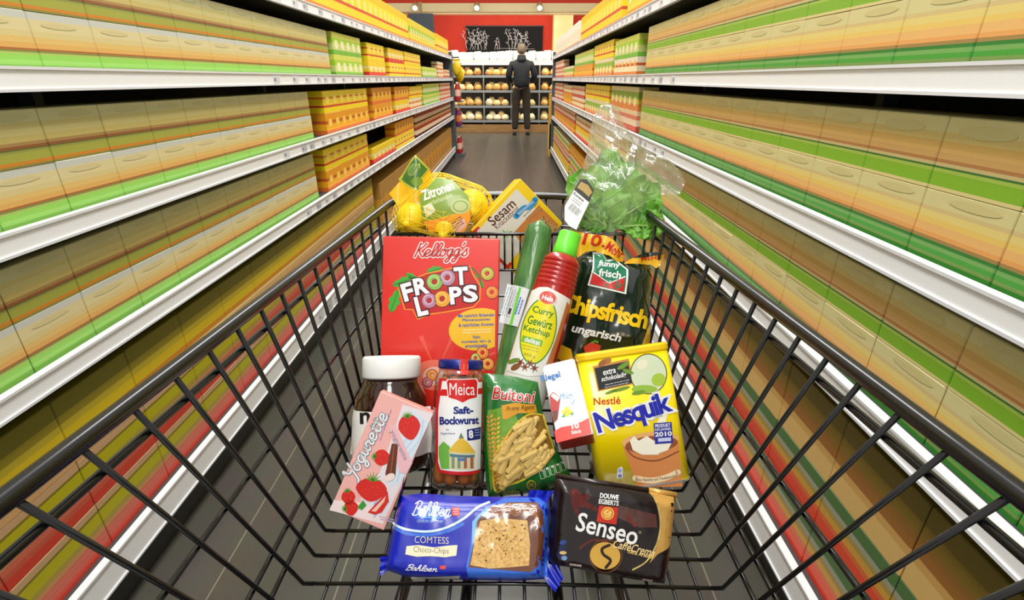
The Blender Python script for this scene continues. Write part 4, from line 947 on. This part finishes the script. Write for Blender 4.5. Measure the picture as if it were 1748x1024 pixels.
b = MB(); rr_sweep(b, [(y1 - .011, .0008), (y1 - .009, .0016), (y1 - .003, .0016), (y1, -.001)], mat((248, 206, 12), .25, .1), False); b.build('lid', p.root)
b = MB(); rr_sweep(b, [(y0, .0002), (y0 + .0005, .0012), (y0 + .003, .0012)], mat((206, 206, 200), .2, .8), False); b.build('rim', p.root)
for k_ in range(6):
    b = MB() if k_ == 0 else b
    b.box(xc - hw - .0012, xc - hw - .0002, .02 + k_ * .033, .035 + k_ * .033, -.05, -.02, mat((70, 96, 40) if k_ % 2 else (60, 50, 30), .4))
b.build('side_print', p.root)

# ---- coffee pad bag
p = Prod('coffee_bag', 'dark brown coffee bag with gold side at front right', 'coffee bag', 1040, 978, .60, -8.2, -6)
OUT = [(948, 814), (1000, 821), (1060, 829), (1115, 838), (1153, 846), (1150, 880), (1146, 920), (1142, 955), (1134, 996), (1085, 989), (1030, 980), (980, 970), (936, 962), (938, 920), (942, 870)]
br_ = mat((24, 11, 9), .25, coat=.2); b = MB(); p.pillow(b, OUT, .017, .013, br_, None, .005, .0016, 30, .020, 5); a = Art()
gold = mat((214, 164, 84), .25, .35)
a.poly([(1106, 838), (1150, 848), (1146, 905), (1142, 930), (1122, 946), (1108, 962), (1120, 935), (1127, 905), (1125, 870), (1118, 853)], gold, 1)
a.line([(1113, 842), (1124, 868), (1127, 900), (1120, 930), (1103, 958), (1080, 972)], 2.6, mat((240, 214, 130), .15, .7), 1.6)
gr = noisy('red_glow_print', (110, 24, 12), (70, 14, 10), 40, .25)
for q_ in ((986, 850, 10, 18, 30), (1003, 862, 22, 5, -25), (1000, 848, 8, 6, 0), (982, 866, 4, 18, 20)): a.poly(ell(*q_), gr, .6)
a.poly([(1056, 862), (1120, 878), (1122, 900), (1090, 900), (1052, 882)], mat((84, 44, 36), .25, coat=.5), .5); a.line([(990, 935), (1010, 922), (1036, 924)], 4, mat((96, 34, 14), .3), .7); a.line([(1070, 880), (1084, 898)], 4, mat((120, 30, 18), .3), .8)
a.poly([(1023, 862), (1055, 866), (1052, 895), (1018, 890)], mat((196, 44, 26), .3), 2); a.ring(1037, 876, 11, 9.4, mat((240, 200, 80), .3), 2.6); a.poly(ell(1037, 876, 8.4, 8.4), mat((226, 156, 50), .3), 2.4)
a.line([(1037, 870), (1032, 874), (1037, 878), (1042, 873), (1039, 882), (1033, 881)], 1.3, mat((250, 224, 150), .3), 3)
a.text('DOUWE', 1040, 847, 32, 8.5, M_white, -7, 2.5, .03); a.text('EGBERTS', 1039, 857, 34, 8.5, M_white, -7, 2.5, .03)
a.text('Senseo', 1037, 902, 107, 33, M_white, -14, 3, .015); a.ring(1092, 908, 2.2, 1.4, mat((200, 170, 120), .3), 3)
a.text('CaffèCrema', 1082, 935, 72, 14, mat((244, 214, 150), .35), -13, 3, .01, .3); a.text('100% Arabica', 1093, 945, 44, 7, mat((236, 200, 120), .35), -13, 3, .02)
a.ring(1034, 948, 29, 26.5, mat((96, 56, 22), .3), 1.6); a.poly(ell(1033, 948, 26, 23, -10), mat((222, 174, 74), .25, .3), 2); a.line([(1040, 930), (1028, 936), (1030, 946), (1042, 956), (1034, 968)], 5, mat((44, 22, 12), .3), 2.5)
bl_ = mat((44, 70, 140), .3); a.poly(ell(961, 925, 6, 4, 20), bl_, 2); a.poly([(955, 930), (966, 926), (968, 952), (956, 954), (949, 948)], mat((20, 30, 70), .3), 1.6); a.poly(ell(961, 943, 6, 3), mat((220, 190, 120), .3), 2.2); a.poly(ell(963, 952, 5, 4), mat((120, 150, 200), .3), 2)
a.lines(980, 963, 20, 1, 4, mat((200, 180, 170), .4), -8, 3); a.lines(1103, 988, 18, 1, 4, mat((200, 180, 170), .4), -8, 2.5)
p.lay(a, b); b.build('body', p.root)
b = MB(); w3 = [p.at_plane(*c) for c in ((948, 812), (1106, 836), (1155, 845))]
b.tube([(w3[0][0], w3[0][1], -.001), (w3[1][0], w3[1][1], .001)], .0032, mat((40, 24, 18), .25, coat=.4), 8); b.tube([(w3[1][0], w3[1][1], .001), (w3[2][0], w3[2][1], -.001)], .0034, gold, 8); b.build('top_fold', p.root)

# ---- cake in blue wrapper
p = Prod('cake_pack', 'blue wrapped chocolate chip cake lying at the front of the cart', 'cake', 800, 985, .598, -1.2, -19)
bm_ = mat((18, 34, 176), .3, coat=.25); b = MB()
OUT = [(686, 846), (720, 842), (780, 846), (850, 848), (900, 846), (938, 848), (940, 880), (936, 930), (932, 962), (930, 988), (880, 992), (800, 990), (730, 988), (690, 984), (656, 972), (660, 950), (668, 910), (676, 875)]
p.pillow(b, OUT, .026, .016, bm_, None, .005, .0022, 26, .016, 8); a = Art()
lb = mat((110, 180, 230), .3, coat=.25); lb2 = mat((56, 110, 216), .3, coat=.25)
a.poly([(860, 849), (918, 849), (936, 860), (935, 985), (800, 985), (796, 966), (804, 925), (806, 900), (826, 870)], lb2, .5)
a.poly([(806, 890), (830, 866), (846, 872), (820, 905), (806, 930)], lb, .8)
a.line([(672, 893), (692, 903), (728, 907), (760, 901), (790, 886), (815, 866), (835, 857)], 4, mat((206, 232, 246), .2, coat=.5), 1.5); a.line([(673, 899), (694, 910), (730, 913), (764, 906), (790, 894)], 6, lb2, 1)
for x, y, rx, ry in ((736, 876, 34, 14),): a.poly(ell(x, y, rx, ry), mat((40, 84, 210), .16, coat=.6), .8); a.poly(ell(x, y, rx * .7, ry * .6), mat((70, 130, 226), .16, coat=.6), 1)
cake = noisy('cake_crumb', (190, 140, 62), (226, 184, 100), 260, .3, 0); choc = mat((104, 54, 26), .14, coat=1.0)
cake.node_tree.nodes['Principled BSDF'].inputs['Coat Weight'].default_value = 1.0; cake.node_tree.nodes['Principled BSDF'].inputs['Coat Roughness'].default_value = .06
a.poly([(822, 879), (842, 863), (870, 857), (916, 857), (926, 872), (930, 905), (924, 960), (905, 976), (800, 968), (808, 930), (814, 890)], choc, 1.6)
a.poly([(820, 889), (850, 884), (900, 888), (905, 930), (903, 965), (870, 968), (835, 970), (803, 964), (810, 925)], cake, 2.2)
for k_ in range(4): a.line([(838, 872 - k_ * 2), (852, 880 - k_ * 4), (866, 872 - k_ * 4), (880, 880 - k_ * 4), (894, 872 - k_ * 4), (912, 880 - k_ * 4), (922, 900)], 1.5, mat((168, 104, 58), .2, coat=.5), 2.4 + .1 * k_)
rn = random.Random(9); chp = mat((84, 40, 20), .3)
for k_ in range(40): a.poly(ell(rn.uniform(816, 896), rn.uniform(894, 960), rn.uniform(1, 2.2), rn.uniform(.8, 1.6), rn.uniform(0, 90), 7), chp, 2.7)
a.script('Bahlsen', 737, 868, 66, 25, 1.7, M_white, -2, 2.5, .3); a.poly(rect(778, 873, 13, 14, -2), mat((206, 50, 40), .3), 2.2); a.lines(778, 873, 9, 3, 4, mat((244, 190, 180), .3), 0, 1.5, 2.7)
a.line([(722, 883), (752, 884)], 1.2, mat((110, 190, 240), .3), 2); a.text('GENUSS SEIT 1889', 734, 889.5, 44, 4.2, mat((170, 200, 240), .3), -1, 2)
a.text('COMTESS', 737, 921.5, 58, 11.5, mat((226, 216, 196), .3), -2, 2.5, -.008)
a.poly([(694, 932), (715, 930), (740, 934), (765, 931), (781, 930), (779, 948), (760, 951), (735, 949), (712, 950), (692, 946)], mat((238, 230, 196), .25), 2); a.text('Choco-Chips', 736, 940, 60, 12.5, mat((90, 84, 74), .4), -3, 2.6, -.01)
a.script('Bahlsen', 720, 969, 54, 10, 1.2, M_white, -3, 2.5, .3); a.poly(rect(756, 968, 10, 6), mat((206, 50, 40), .3), 2.3); a.poly([(702, 984), (785, 982), (784, 988), (702, 988)], mat((210, 206, 196), .25), 1.5)
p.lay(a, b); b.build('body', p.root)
def fin(pts3, m, name):
    b = MB(); 
    for (c0, c1, c2, c3) in pts3:
        N = 10
        for z0 in (.0006, -.0006):
            rows = []
            for i in range(N + 1):
                u = i / N; rr = []
                for j in range(5):
                    v = j / 4; q_ = (Vector(c0) * (1 - u) + Vector(c1) * u) * (1 - v) + (Vector(c3) * (1 - u) + Vector(c2) * u) * v
                    q_.z += .003 * sin(u * 14) * v + z0; rr.append(b.bm.verts.new(q_))
                rows.append(rr)
            for i in range(N):
                for j in range(4):
                    f_ = [rows[i][j], rows[i + 1][j], rows[i + 1][j + 1], rows[i][j + 1]]; b.face(f_ if z0 > 0 else f_[::-1], m, True)
    return b.build(name, p.root)
def P3(x, y, z): q_ = p.at_plane(x, y, z); return (q_[0], q_[1], z)
for _q in ([(P3(686, 846, 0), P3(668, 910, 0), P3(678, 880, .012), P3(690, 812, .008)), (P3(660, 950, 0), P3(660, 975, 0), P3(648, 983, .004), P3(650, 950, .004)), (P3(934, 930, 0), P3(928, 988, 0), P3(948, 1010, .004), P3(962, 985, .006)), (P3(900, 848, .0), P3(938, 850, 0), P3(946, 838, .004), P3(905, 836, .004))]): fin([_q], bm_, 'wrapper_fin')

# ---- cucumber
p = Prod('cucumber', 'long green cucumber with white paper label leaning in the middle', 'cucumber', 849, 746, .806, -11.5, -5)
cg = noisy('cucumber_skin', (44, 92, 44), (92, 138, 72), 60, .2, .6, (1, .22, 1), 70); k = .80 / F
b = MB(); L_ = .366; prof = []
for i in range(26):
    t = i / 25; e_ = min(t, 1 - t) * L_; r_ = .0268 * (1 - .18 * t * t) * sqrt(max(0, 1 - (1 - min(1, e_ / .022)) ** 2)); prof.append((max(r_, .001), L_ * t))
b.lathe(prof, cg, 28); b.build('body', p.root)
p.H = lambda x, y: sqrt(max(.0268 ** 2 - x * x, 3e-6)); p.step = .003; b = MB(); a = Art()
a.poly([(866, 484), (904, 494), (884, 558), (852, 550)], mat((214, 220, 222), .4), 2); a.poly([(886, 490), (890, 491), (874, 556), (869, 555)], mat((110, 200, 60), .4), 2.6)
a.lines(868, 518, 50, 5, 4, mat((140, 150, 150), .5), 72, 1.2, 2.6); a.poly(rect(870, 531, 5, 10, -12), M_blk, 2.7); a.lines(886, 524, 30, 2, 5, mat((70, 110, 190), .4), 72, 2.4, 2.8)
p.lay(a, b); b.build('label', p.root)

# ---- ketchup bottle
p = Prod('ketchup_bottle', 'red ketchup bottle with bright green cap and yellow oval label', 'bottle', 901, 642, .768, -17, -5)
k = .79 / F; L_ = 222 * k
rm = mat((176, 26, 18), .25, coat=.4); lw_ = mat((226, 224, 214), .35); prof = [(.031, -.112, lw_), (.0345, -.109, lw_), (.036, -.1, lw_), (.0362, .012), (.0355, .06), (.0338, .12), (.0315, .142)]
for i in range(6): y = .144 + i * .0075; prof += [(.0315 - .0006 * i, y), (.0325 - .0007 * i, y + .0025), (.0325 - .0007 * i, y + .005), (.0308 - .0007 * i, y + .0072)]
prof += [(.024, .194), (.0185, .197)]
b = MB(); b.lathe(prof, rm, 40); b.build('bottle_body', p.root)
b = MB(); b.lathe([(.0185, .196), (.0192, .198), (.0185, .212), (.018, .2125), (.0176, .232), (.016, .2345), (.001, .235)], mat((104, 220, 50), .35), 32); b.build('cap', p.root)
def profH(prof, off=.0005):
    def H(x, y):
        R = prof[0][0]
        for a_, b_ in zip(prof, prof[1:]):
            if a_[1] <= y <= b_[1]: R = a_[0] + (b_[0] - a_[0]) * (y - a_[1]) / max(b_[1] - a_[1], 1e-6); break
        R += off; return sqrt(max(R * R - x * x, (.18 * R) ** 2))
    return H
Hk = profH(prof)
p.H = Hk; p.step = .003; b = MB(); a = Art()
a.poly([(908, 496), (920, 490), (935, 490), (955, 500), (974, 512), (954, 580), (936, 640), (900, 642), (864, 632), (884, 565)], mat((228, 228, 220), .35), .6)
a.poly([(968, 515), (972, 522), (955, 580), (938, 638), (926, 638), (948, 580)], mat((186, 110, 60), .4), 1)
a.poly(ell(935, 510, 17, 14, -12), mat((222, 206, 200), .4), 1.4); a.poly(ell(935, 508, 14, 11, -12), mat((214, 80, 70), .35), 1.8); a.text('Hela', 935, 509, 20, 9, M_white, -14, 2.3, .03)
a.poly(ell(919, 565, 30, 58, -13, 36), mat((60, 140, 50), .35), 1.3); a.poly(ell(919, 565, 28, 55.5, -13, 36), mat((226, 214, 30), .35), 1.8)
gt = mat((34, 122, 50), .35); a.text('Curry', 927, 533, 37, 15, gt, -15, 2.4, .015); a.text('Gewürz', 922, 550, 43, 15, gt, -15, 2.4, .015); a.text('Ketchup', 916, 566, 46, 14, gt, -15, 2.4, .015)
a.poly(rect(908, 582, 36, 11, -15), mat((120, 176, 50), .35), 2.2); a.text('delikat', 909, 582, 28, 9, M_white, -15, 2.8, .02)
a.lines(903, 594, 34, 2, 5, mat((160, 150, 40), .4), -14, 1.3, 2.3); a.text('850 g', 904, 607, 20, 6, mat((150, 120, 40), .4), -14, 2.4)
for x, y in ((905, 620), (896, 626), (912, 628), (888, 618)):
    for q_ in range(6): an = q_ * 60 + x; a.poly([(x + 1.8 * sin(radians(an)), y + 1.8 * cos(radians(an))), (x + 9 * cos(radians(an)), y - 9 * sin(radians(an))), (x - 1.8 * sin(radians(an)), y - 1.8 * cos(radians(an)))], mat((120, 54, 24), .4), 3)
a.poly(ell(880, 626, 9, 5, 30), mat((130, 80, 44), .4), 2.8); a.poly(ell(876, 616, 10, 4, 20), mat((90, 140, 50), .4), 2.6)
p.lay(a, b); b.build('label', p.root)

# ---- bag of crisps
p = Prod('crisps_bag', 'dark green crisps bag with yellow crumpled top behind the yellow tin', 'crisps bag', 1030, 730, .86, -9, 0)
dg_ = mat((14, 34, 20), .18, coat=.8); b = MB()
OUT = [(985, 440), (1000, 432), (1030, 430), (1058, 440), (1068, 448), (1098, 449), (1110, 452), (1112, 470), (1112, 495), (1110, 512), (1110, 535), (1112, 570), (1106, 600), (1096, 640), (1085, 724), (1030, 730), (975, 724), (950, 650), (944, 612), (957, 570), (966, 535), (974, 495), (980, 465)]
p.pillow(b, OUT, .030, .04, dg_, None, .006, .0045, 26, .010, 12); a = Art()
ye = mat((240, 184, 30), .25, coat=.4)
a.poly([(947, 604), (958, 588), (975, 596), (982, 640), (975, 688), (955, 650)], ye, 1); a.poly([(1110, 552), (1109, 590), (1098, 630), (1085, 640), (1092, 600), (1104, 562)], ye, 1)
FL = [(1014, 434), (1026, 432), (1036, 446), (1048, 444), (1069, 460), (1066, 499), (1006, 485), (1013, 462)]
a.poly([(x + (x - 1038) * .1, y + (y - 466) * .1) for x, y in FL], M_white, 1.5); a.poly(FL, mat((24, 120, 84), .3), 2)
a.poly([(1011, 464), (1040, 484), (1066, 474), (1065, 498), (1007, 484)], mat((206, 36, 34), .3), 2.3); a.line([(1010, 463), (1040, 483), (1067, 472)], 1.8, M_white, 2.6, smooth=False)
a.text('funny', 1040, 452, 36, 13, M_white, -6, 3, .03); a.text('frisch', 1041, 467, 38, 13, M_white, -8, 3, .03)
a.text('Chipsfrisch', 1031, 535, 150, 42, mat((250, 206, 24), .25), -12, 3, .035, .02, space=.92)
a.text('ungarisch', 1018, 570, 86, 19, M_white, -12, 3, .03, .15)
a.poly([(996, 592), (1010, 583), (1026, 590), (1022, 602), (1000, 606)], mat((206, 60, 40), .3), 2); a.line([(1008, 586), (1016, 582), (1020, 584)], 3, mat((90, 170, 60), .3), 2.4)
p.lay(a, b); b.build('body', p.root)
def crumple(pts, m, arts, name, amp=.006):
    b = MB(); H0 = p.H; st = p.step
    p.H = lambda x, y: .012 + amp * noise.noise(Vector((x * 40, y * 40, 4))) + .004 * sin(x * 160); p.step = .005
    for sign in (0, -.0016):
        a = Art(); a.poly(pts, m, 0)
        p.lay(a, b, lift=sign)
    if arts: p.lay(arts, b, lift=.0004)
    o = b.build(name, p.root); p.H = H0; p.step = st; return o
a = Art(); rr_ = mat((196, 44, 22), .3); a.text('10.', 1014, 410, 40, 20, rr_, -8, 1.5, .02, .1); a.text('Mehr', 1050, 427, 34, 17, rr_, -32, 1.5, .02, .1)
crumple([(972, 393), (990, 396), (1012, 400), (1034, 402), (1048, 410), (1058, 424), (1064, 434), (1063, 452), (1056, 450), (1040, 436), (1016, 428), (1000, 430), (986, 440), (980, 425), (974, 408)], ye, a, 'top_seam').__setitem__('label', 'crumpled yellow top edge with red lettering')
a = Art(); a.text('MEHR', 1112, 440, 36, 7, rr_, 6, 1.5, .02)
a.poly([(1080, 440), (1100, 431), (1122, 430), (1132, 434), (1118, 436), (1096, 440)], dg_, 1.2)
crumple([(1064, 450), (1078, 441), (1100, 432), (1126, 430), (1134, 436), (1128, 452), (1120, 458), (1112, 452), (1090, 450)], ye, a, 'corner_fold')

# ---- crispbread box in the front tray
p = Prod('crispbread_box', 'yellow sesame crispbread box tilted in the front wire tray', 'crispbread box', 868, 372, .948, 46.5, 17, 0)
b, ext = boxart(p, [(806, 391), (889, 303), (961, 383), (876, 470)], .05, mat((248, 208, 24), .3), {'y+': mat((246, 196, 20), .3), 'x+': mat((226, 190, 96), .35)}, .002)
a = Art(); a.poly([(812, 398), (882, 322), (934, 378), (866, 452)], mat((226, 222, 204), .35), 1); a.poly([(806, 395), (816, 386), (874, 450), (868, 462)], mat((206, 50, 34), .35), .8)
a.poly([(876, 398), (920, 350), (954, 384), (905, 432)], mat((206, 128, 56), .4), 1.2); a.poly([(902, 398), (926, 368), (952, 388), (922, 424)], noisy('sesame_print', (120, 58, 24), (226, 180, 110), 300, .5), 1.6)
a.text('Sesam', 856, 362, 54, 17, mat((90, 34, 20), .4), 42, 2.4, .01); a.text('Knäckebrot', 865, 371, 52, 10, mat((120, 60, 36), .4), 42, 2.4, -.005)
a.line([(881, 369), (893, 356), (905, 352), (914, 340)], 9.5, mat((50, 150, 206), .35), 2); a.text('ballaststoffreich', 897, 354, 34, 5, M_white, 40, 2.8, .0)
a.lines(910, 362, 36, 3, 6, mat((150, 120, 90), .4), 44, 1.4, 2)
for q_ in range(9): an = q_ * 40; a.poly([(864 + 2 * sin(radians(an)), 399 + 2 * cos(radians(an))), (864 + 15 * cos(radians(an)), 399 - 9 * sin(radians(an))), (864 - 2 * sin(radians(an)), 399 - 2 * cos(radians(an)))], mat((110, 176, 56) if q_ % 2 else (190, 206, 130), .4), 2.6)
a.text('BIO', 818, 397, 12, 6, M_white, 90, 2.4, .02)
p.lay(a, b); b.build('body', p.root)

# ---- lemons in a net
lm = noisy('lemon_peel', (248, 216, 10), (254, 230, 30), 22, .35, .25, bscale=240)
def lemon_mesh():
    b = MB(); b.lathe([(.001, -.043), (.006, -.041), (.009, -.036)] + [(.0315 * cos(t) ** .75, .034 * sin(t)) for t in [radians(d_) for d_ in range(-72, 73, 9)]] + [(.009, .036), (.005, .040), (.001, .041)], lm, 22); return b.mesh('lemon')
LM = lemon_mesh()
SP = [(706, 372, .95, 70, 'leftmost lemon in the yellow net'), (762, 388, .95, 20, 'lower front lemon in the yellow net'), (806, 351, .97, -30, 'right lemon in the yellow net'), (750, 331, .97, 40, 'lemon under the green label at the top of the net')]
for x, y, z, an, lab in SP:
    o = bpy.data.objects.new('lemon', LM); C.objects.link(o); o.matrix_world = Matrix.Translation(at(x, y, z)) @ Matrix.Rotation(radians(an), 4, 'Y') @ Matrix.Rotation(.2, 4, 'X'); tag(o, lab, 'lemon', 'lemons in the net')
p = Prod('lemon_net', 'yellow net bag of lemons with green label lying in the front tray', 'net bag', 760, 405, .96, 0, 0)
b = MB(); netm = mat((250, 222, 30), .4)
bmn = bmesh.new()
for x, y, z, an, lab in SP:
    c = p.Mi @ at(x, y, z)
    for u in range(0, 360, 30):
        for v in range(-90, 91, 30): bmn.verts.new(c + Vector((cos(radians(u)) * cos(radians(v)), sin(radians(v)), sin(radians(u)) * cos(radians(v)))) * .042)
bmesh.ops.convex_hull(bmn, input=bmn.verts[:]); bmesh.ops.delete(bmn, geom=[v for v in bmn.verts if not v.link_faces], context='VERTS')
bmesh.ops.subdivide_edges(bmn, edges=bmn.edges[:], cuts=1, use_grid_fill=True); bmn.normal_update()
for e in bmn.edges: b.tube([e.verts[0].co.copy(), e.verts[1].co.copy()], .00042, netm, 4, caps=False)
bmn.free(); b.build('net', p.root)
zl = .046
def Hl(x, y): return zl - 1.2 * (x - .0) ** 2 - 3.0 * (y - .055) ** 2
p.H = Hl; p.step = .006; b = MB(); a = Art()
a.poly([(716, 335), (745, 303), (772, 307), (800, 335), (802, 352), (786, 362), (745, 374), (722, 378)], mat((128, 160, 24), .3, coat=.3), 0)
a.poly([(722, 378), (745, 374), (786, 362), (802, 352), (803, 375), (790, 400), (765, 404), (735, 398)], mat((248, 164, 16), .3, coat=.3), 0)
a.poly([(764, 386), (792, 372), (796, 384), (784, 398), (770, 398)], mat((236, 190, 170), .4), .6); a.lines(776, 382, 30, 4, 4, mat((120, 60, 50), .5), 28, 1.6, 1)
a.text('Zitronen', 747, 325, 56, 18, mat((244, 248, 226), .35), 20, 1.2, .03); a.text('unbehandelt', 752, 340, 44, 8, mat((220, 230, 170), .35), 20, 1.2, 0); a.poly(ell(786, 352, 17, 13, 10), mat((190, 206, 130), .4), .8); a.ring(786, 352, 13, 11, mat((120, 160, 60), .4), 1.2, sq=.75)
a.poly([(722, 352), (736, 346), (744, 360), (728, 372)], mat((226, 232, 200), .4), .8)
p.lay(a, b); o = b.build('label', p.root); o['label'] = 'green and orange label band with white lettering'
b = MB(); p.H = lambda x, y: .02 + .01 * sin(x * 90) ; a = Art()
a.poly([(664, 330), (680, 312), (704, 306), (716, 300), (742, 318), (718, 342), (700, 358), (690, 364), (678, 350)], mat((248, 190, 20), .3, coat=.4), 0)
a.poly([(680, 306), (709, 264), (733, 288), (722, 302), (716, 328), (700, 322)], mat((190, 196, 60), .3, coat=.4), .6); a.poly([(684, 306), (709, 268), (730, 289), (718, 304), (714, 324), (701, 318)], mat((70, 116, 40), .3, coat=.4), 1.0)
a.poly(ell(705, 290, 12, 8, 55), mat((130, 160, 80), .4), 1.4); a.lines(705, 290, 16, 2, 4, mat((60, 96, 40), .4), 55, 1.2, 1.7); a.poly(ell(712, 310, 10, 8, 0), mat((120, 150, 40), .4), 1.2)
p.lay(a, b); a2 = Art(); a2.poly([(664, 330), (680, 312), (709, 264), (733, 288), (742, 318), (718, 342), (690, 364)], mat((248, 190, 20), .3), 0); p.lay(a2, b, lift=-.0015); b.build('header_tag', p.root)

# ---- lettuce in a clear bag
p = Prod('lettuce', 'fresh green lettuce inside the clear plastic bag at the front right', 'lettuce', 1042, 386, .905, -4, -8)
lg = noisy('lettuce_leaf', (70, 140, 26), (124, 186, 60), 26, .4, .5); vein = mat((150, 196, 100), .45)
def leafm(b, cx, cy, L_, W_, rot, z0, cup, seed):
    N, Mv = 14, 12; rows = []
    for i in range(N + 1):
        v = i / N; rr = []; wv = W_ * (sin(pi * (v * .88 + .06)) ** .65)
        for j in range(Mv + 1):
            u = j / Mv * 2 - 1; x = u * wv; y = v * L_
            z = z0 + cup * (u * u) * .6 - .03 * (v - .5) ** 2 + .010 * noise.noise(Vector((u * 3, v * 4, seed))) + .007 * abs(u) ** 2 * sin(v * 22 + seed + u * 3)
            a_ = radians(rot); rr.append(b.bm.verts.new((cx + x * cos(a_) - y * sin(a_), cy + x * sin(a_) + y * cos(a_), z)))
        rows.append(rr)
    for i in range(N):
        for j in range(Mv): b.face([rows[i][j], rows[i][j + 1], rows[i + 1][j + 1], rows[i + 1][j]], lg, True)
    mid = [rows[i][Mv // 2].co + Vector((0, 0, .001)) for i in range(N)]; b.tube(mid, [.003 * (1 - .7 * i / N) for i in range(N)], vein, 5)
    for i in range(2, N - 2, 2):
        for s_ in (-1, 1): b.tube([rows[i][Mv // 2].co + Vector((0, 0, .001)), rows[i + 1][Mv // 2 + s_ * 2].co + Vector((0, 0, .001)), rows[min(i + 2, N)][Mv // 2 + s_ * 4].co + Vector((0, 0, .0008))], .0009, vein, 4)
LV = [(-.015, -.02, .15, .055, 6, .03, .012, 1), (.02, -.01, .13, .05, -28, .018, .015, 2), (-.02, .0, .13, .045, 30, .012, .015, 3), (.0, -.0, .10, .05, -55, .03, .01, 4), (.03, -.005, .085, .04, -72, .024, .01, 5), (-.02, -.005, .08, .04, 55, .028, .01, 6), (.01, .02, .14, .05, -10, -.01, .015, 7), (.02, -.008, .07, .03, -85, .035, .01, 8), (-.01, -.008, .07, .03, 70, .03, .01, 9), (.0, .03, .15, .035, 4, .0, .01, 10)]
for q_ in LV: b = MB(); q_ = tuple(v_ * .84 for v_ in q_[:4]) + q_[4:5] + tuple(v_ * .8 for v_ in q_[5:7]) + q_[7:]; leafm(b, *q_); b.build('leaf', p.root)
p2 = p
p = Prod('salad_bag', 'clear crumpled plastic bag around the lettuce with a white label', 'plastic bag', 1040, 405, .89, -4, -8)
OUT = [(960, 372), (966, 340), (975, 318), (990, 296), (1002, 262), (1006, 228), (1014, 196), (1024, 182), (1042, 179), (1056, 190), (1064, 214), (1080, 240), (1104, 258), (1130, 272), (1156, 292), (1170, 312), (1160, 332), (1136, 330), (1112, 342), (1100, 372), (1080, 396), (1040, 404), (990, 402)]
FM = film('clear_film', (.985, .985, .97), .15, .06, .5, 70, (.9, .88, .74), .16); b = MB()
p.pillow(b, OUT, .060, .07, FM, FM, .004, .009, 42, .03, 21, lambda x, y, kk: .003 * (1 - kk) * sin((x * 1.7 + y) * 170) + .006 * max(0, 1 - 6 * abs(noise.noise(Vector((x * 20, y * 14, 2))))) + .005 * max(0, 1 - 6 * abs(noise.noise(Vector((x * 30 + y * 20, y * 22, 9)))))); b.build('film', p.root)
b = MB(); p.H = lambda x, y: .062 - .2 * x * x; p.step = .01; a = Art()
a.poly([(964, 352), (980, 324), (1006, 345), (994, 370), (984, 392), (972, 386), (964, 376)], mat((236, 236, 234), .4), 0); a.poly([(980, 324), (990, 306), (1002, 306), (1014, 324), (1006, 346)], mat((30, 26, 20), .4), 0); a.poly([(985, 320), (992, 310), (1004, 316), (1011, 328), (1005, 336), (994, 326)], mat((176, 146, 72), .35), .8)
a.text('Romana', 988, 336, 22, 5, mat((60, 60, 60), .4), -38, 1, .02); a.lines(984, 344, 18, 2, 4, mat((120, 120, 120), .4), -38, 1)
for k_ in range(9): a.poly(rect(974 + k_ * 1.8, 352 + k_ * 1.5, .9 if k_ % 3 else 1.4, 12, -38), mat((120, 120, 122), .5), 1)
p.lay(a, b); p.lay(a, b, lift=-.0008) if False else None; b.build('label', p.root)
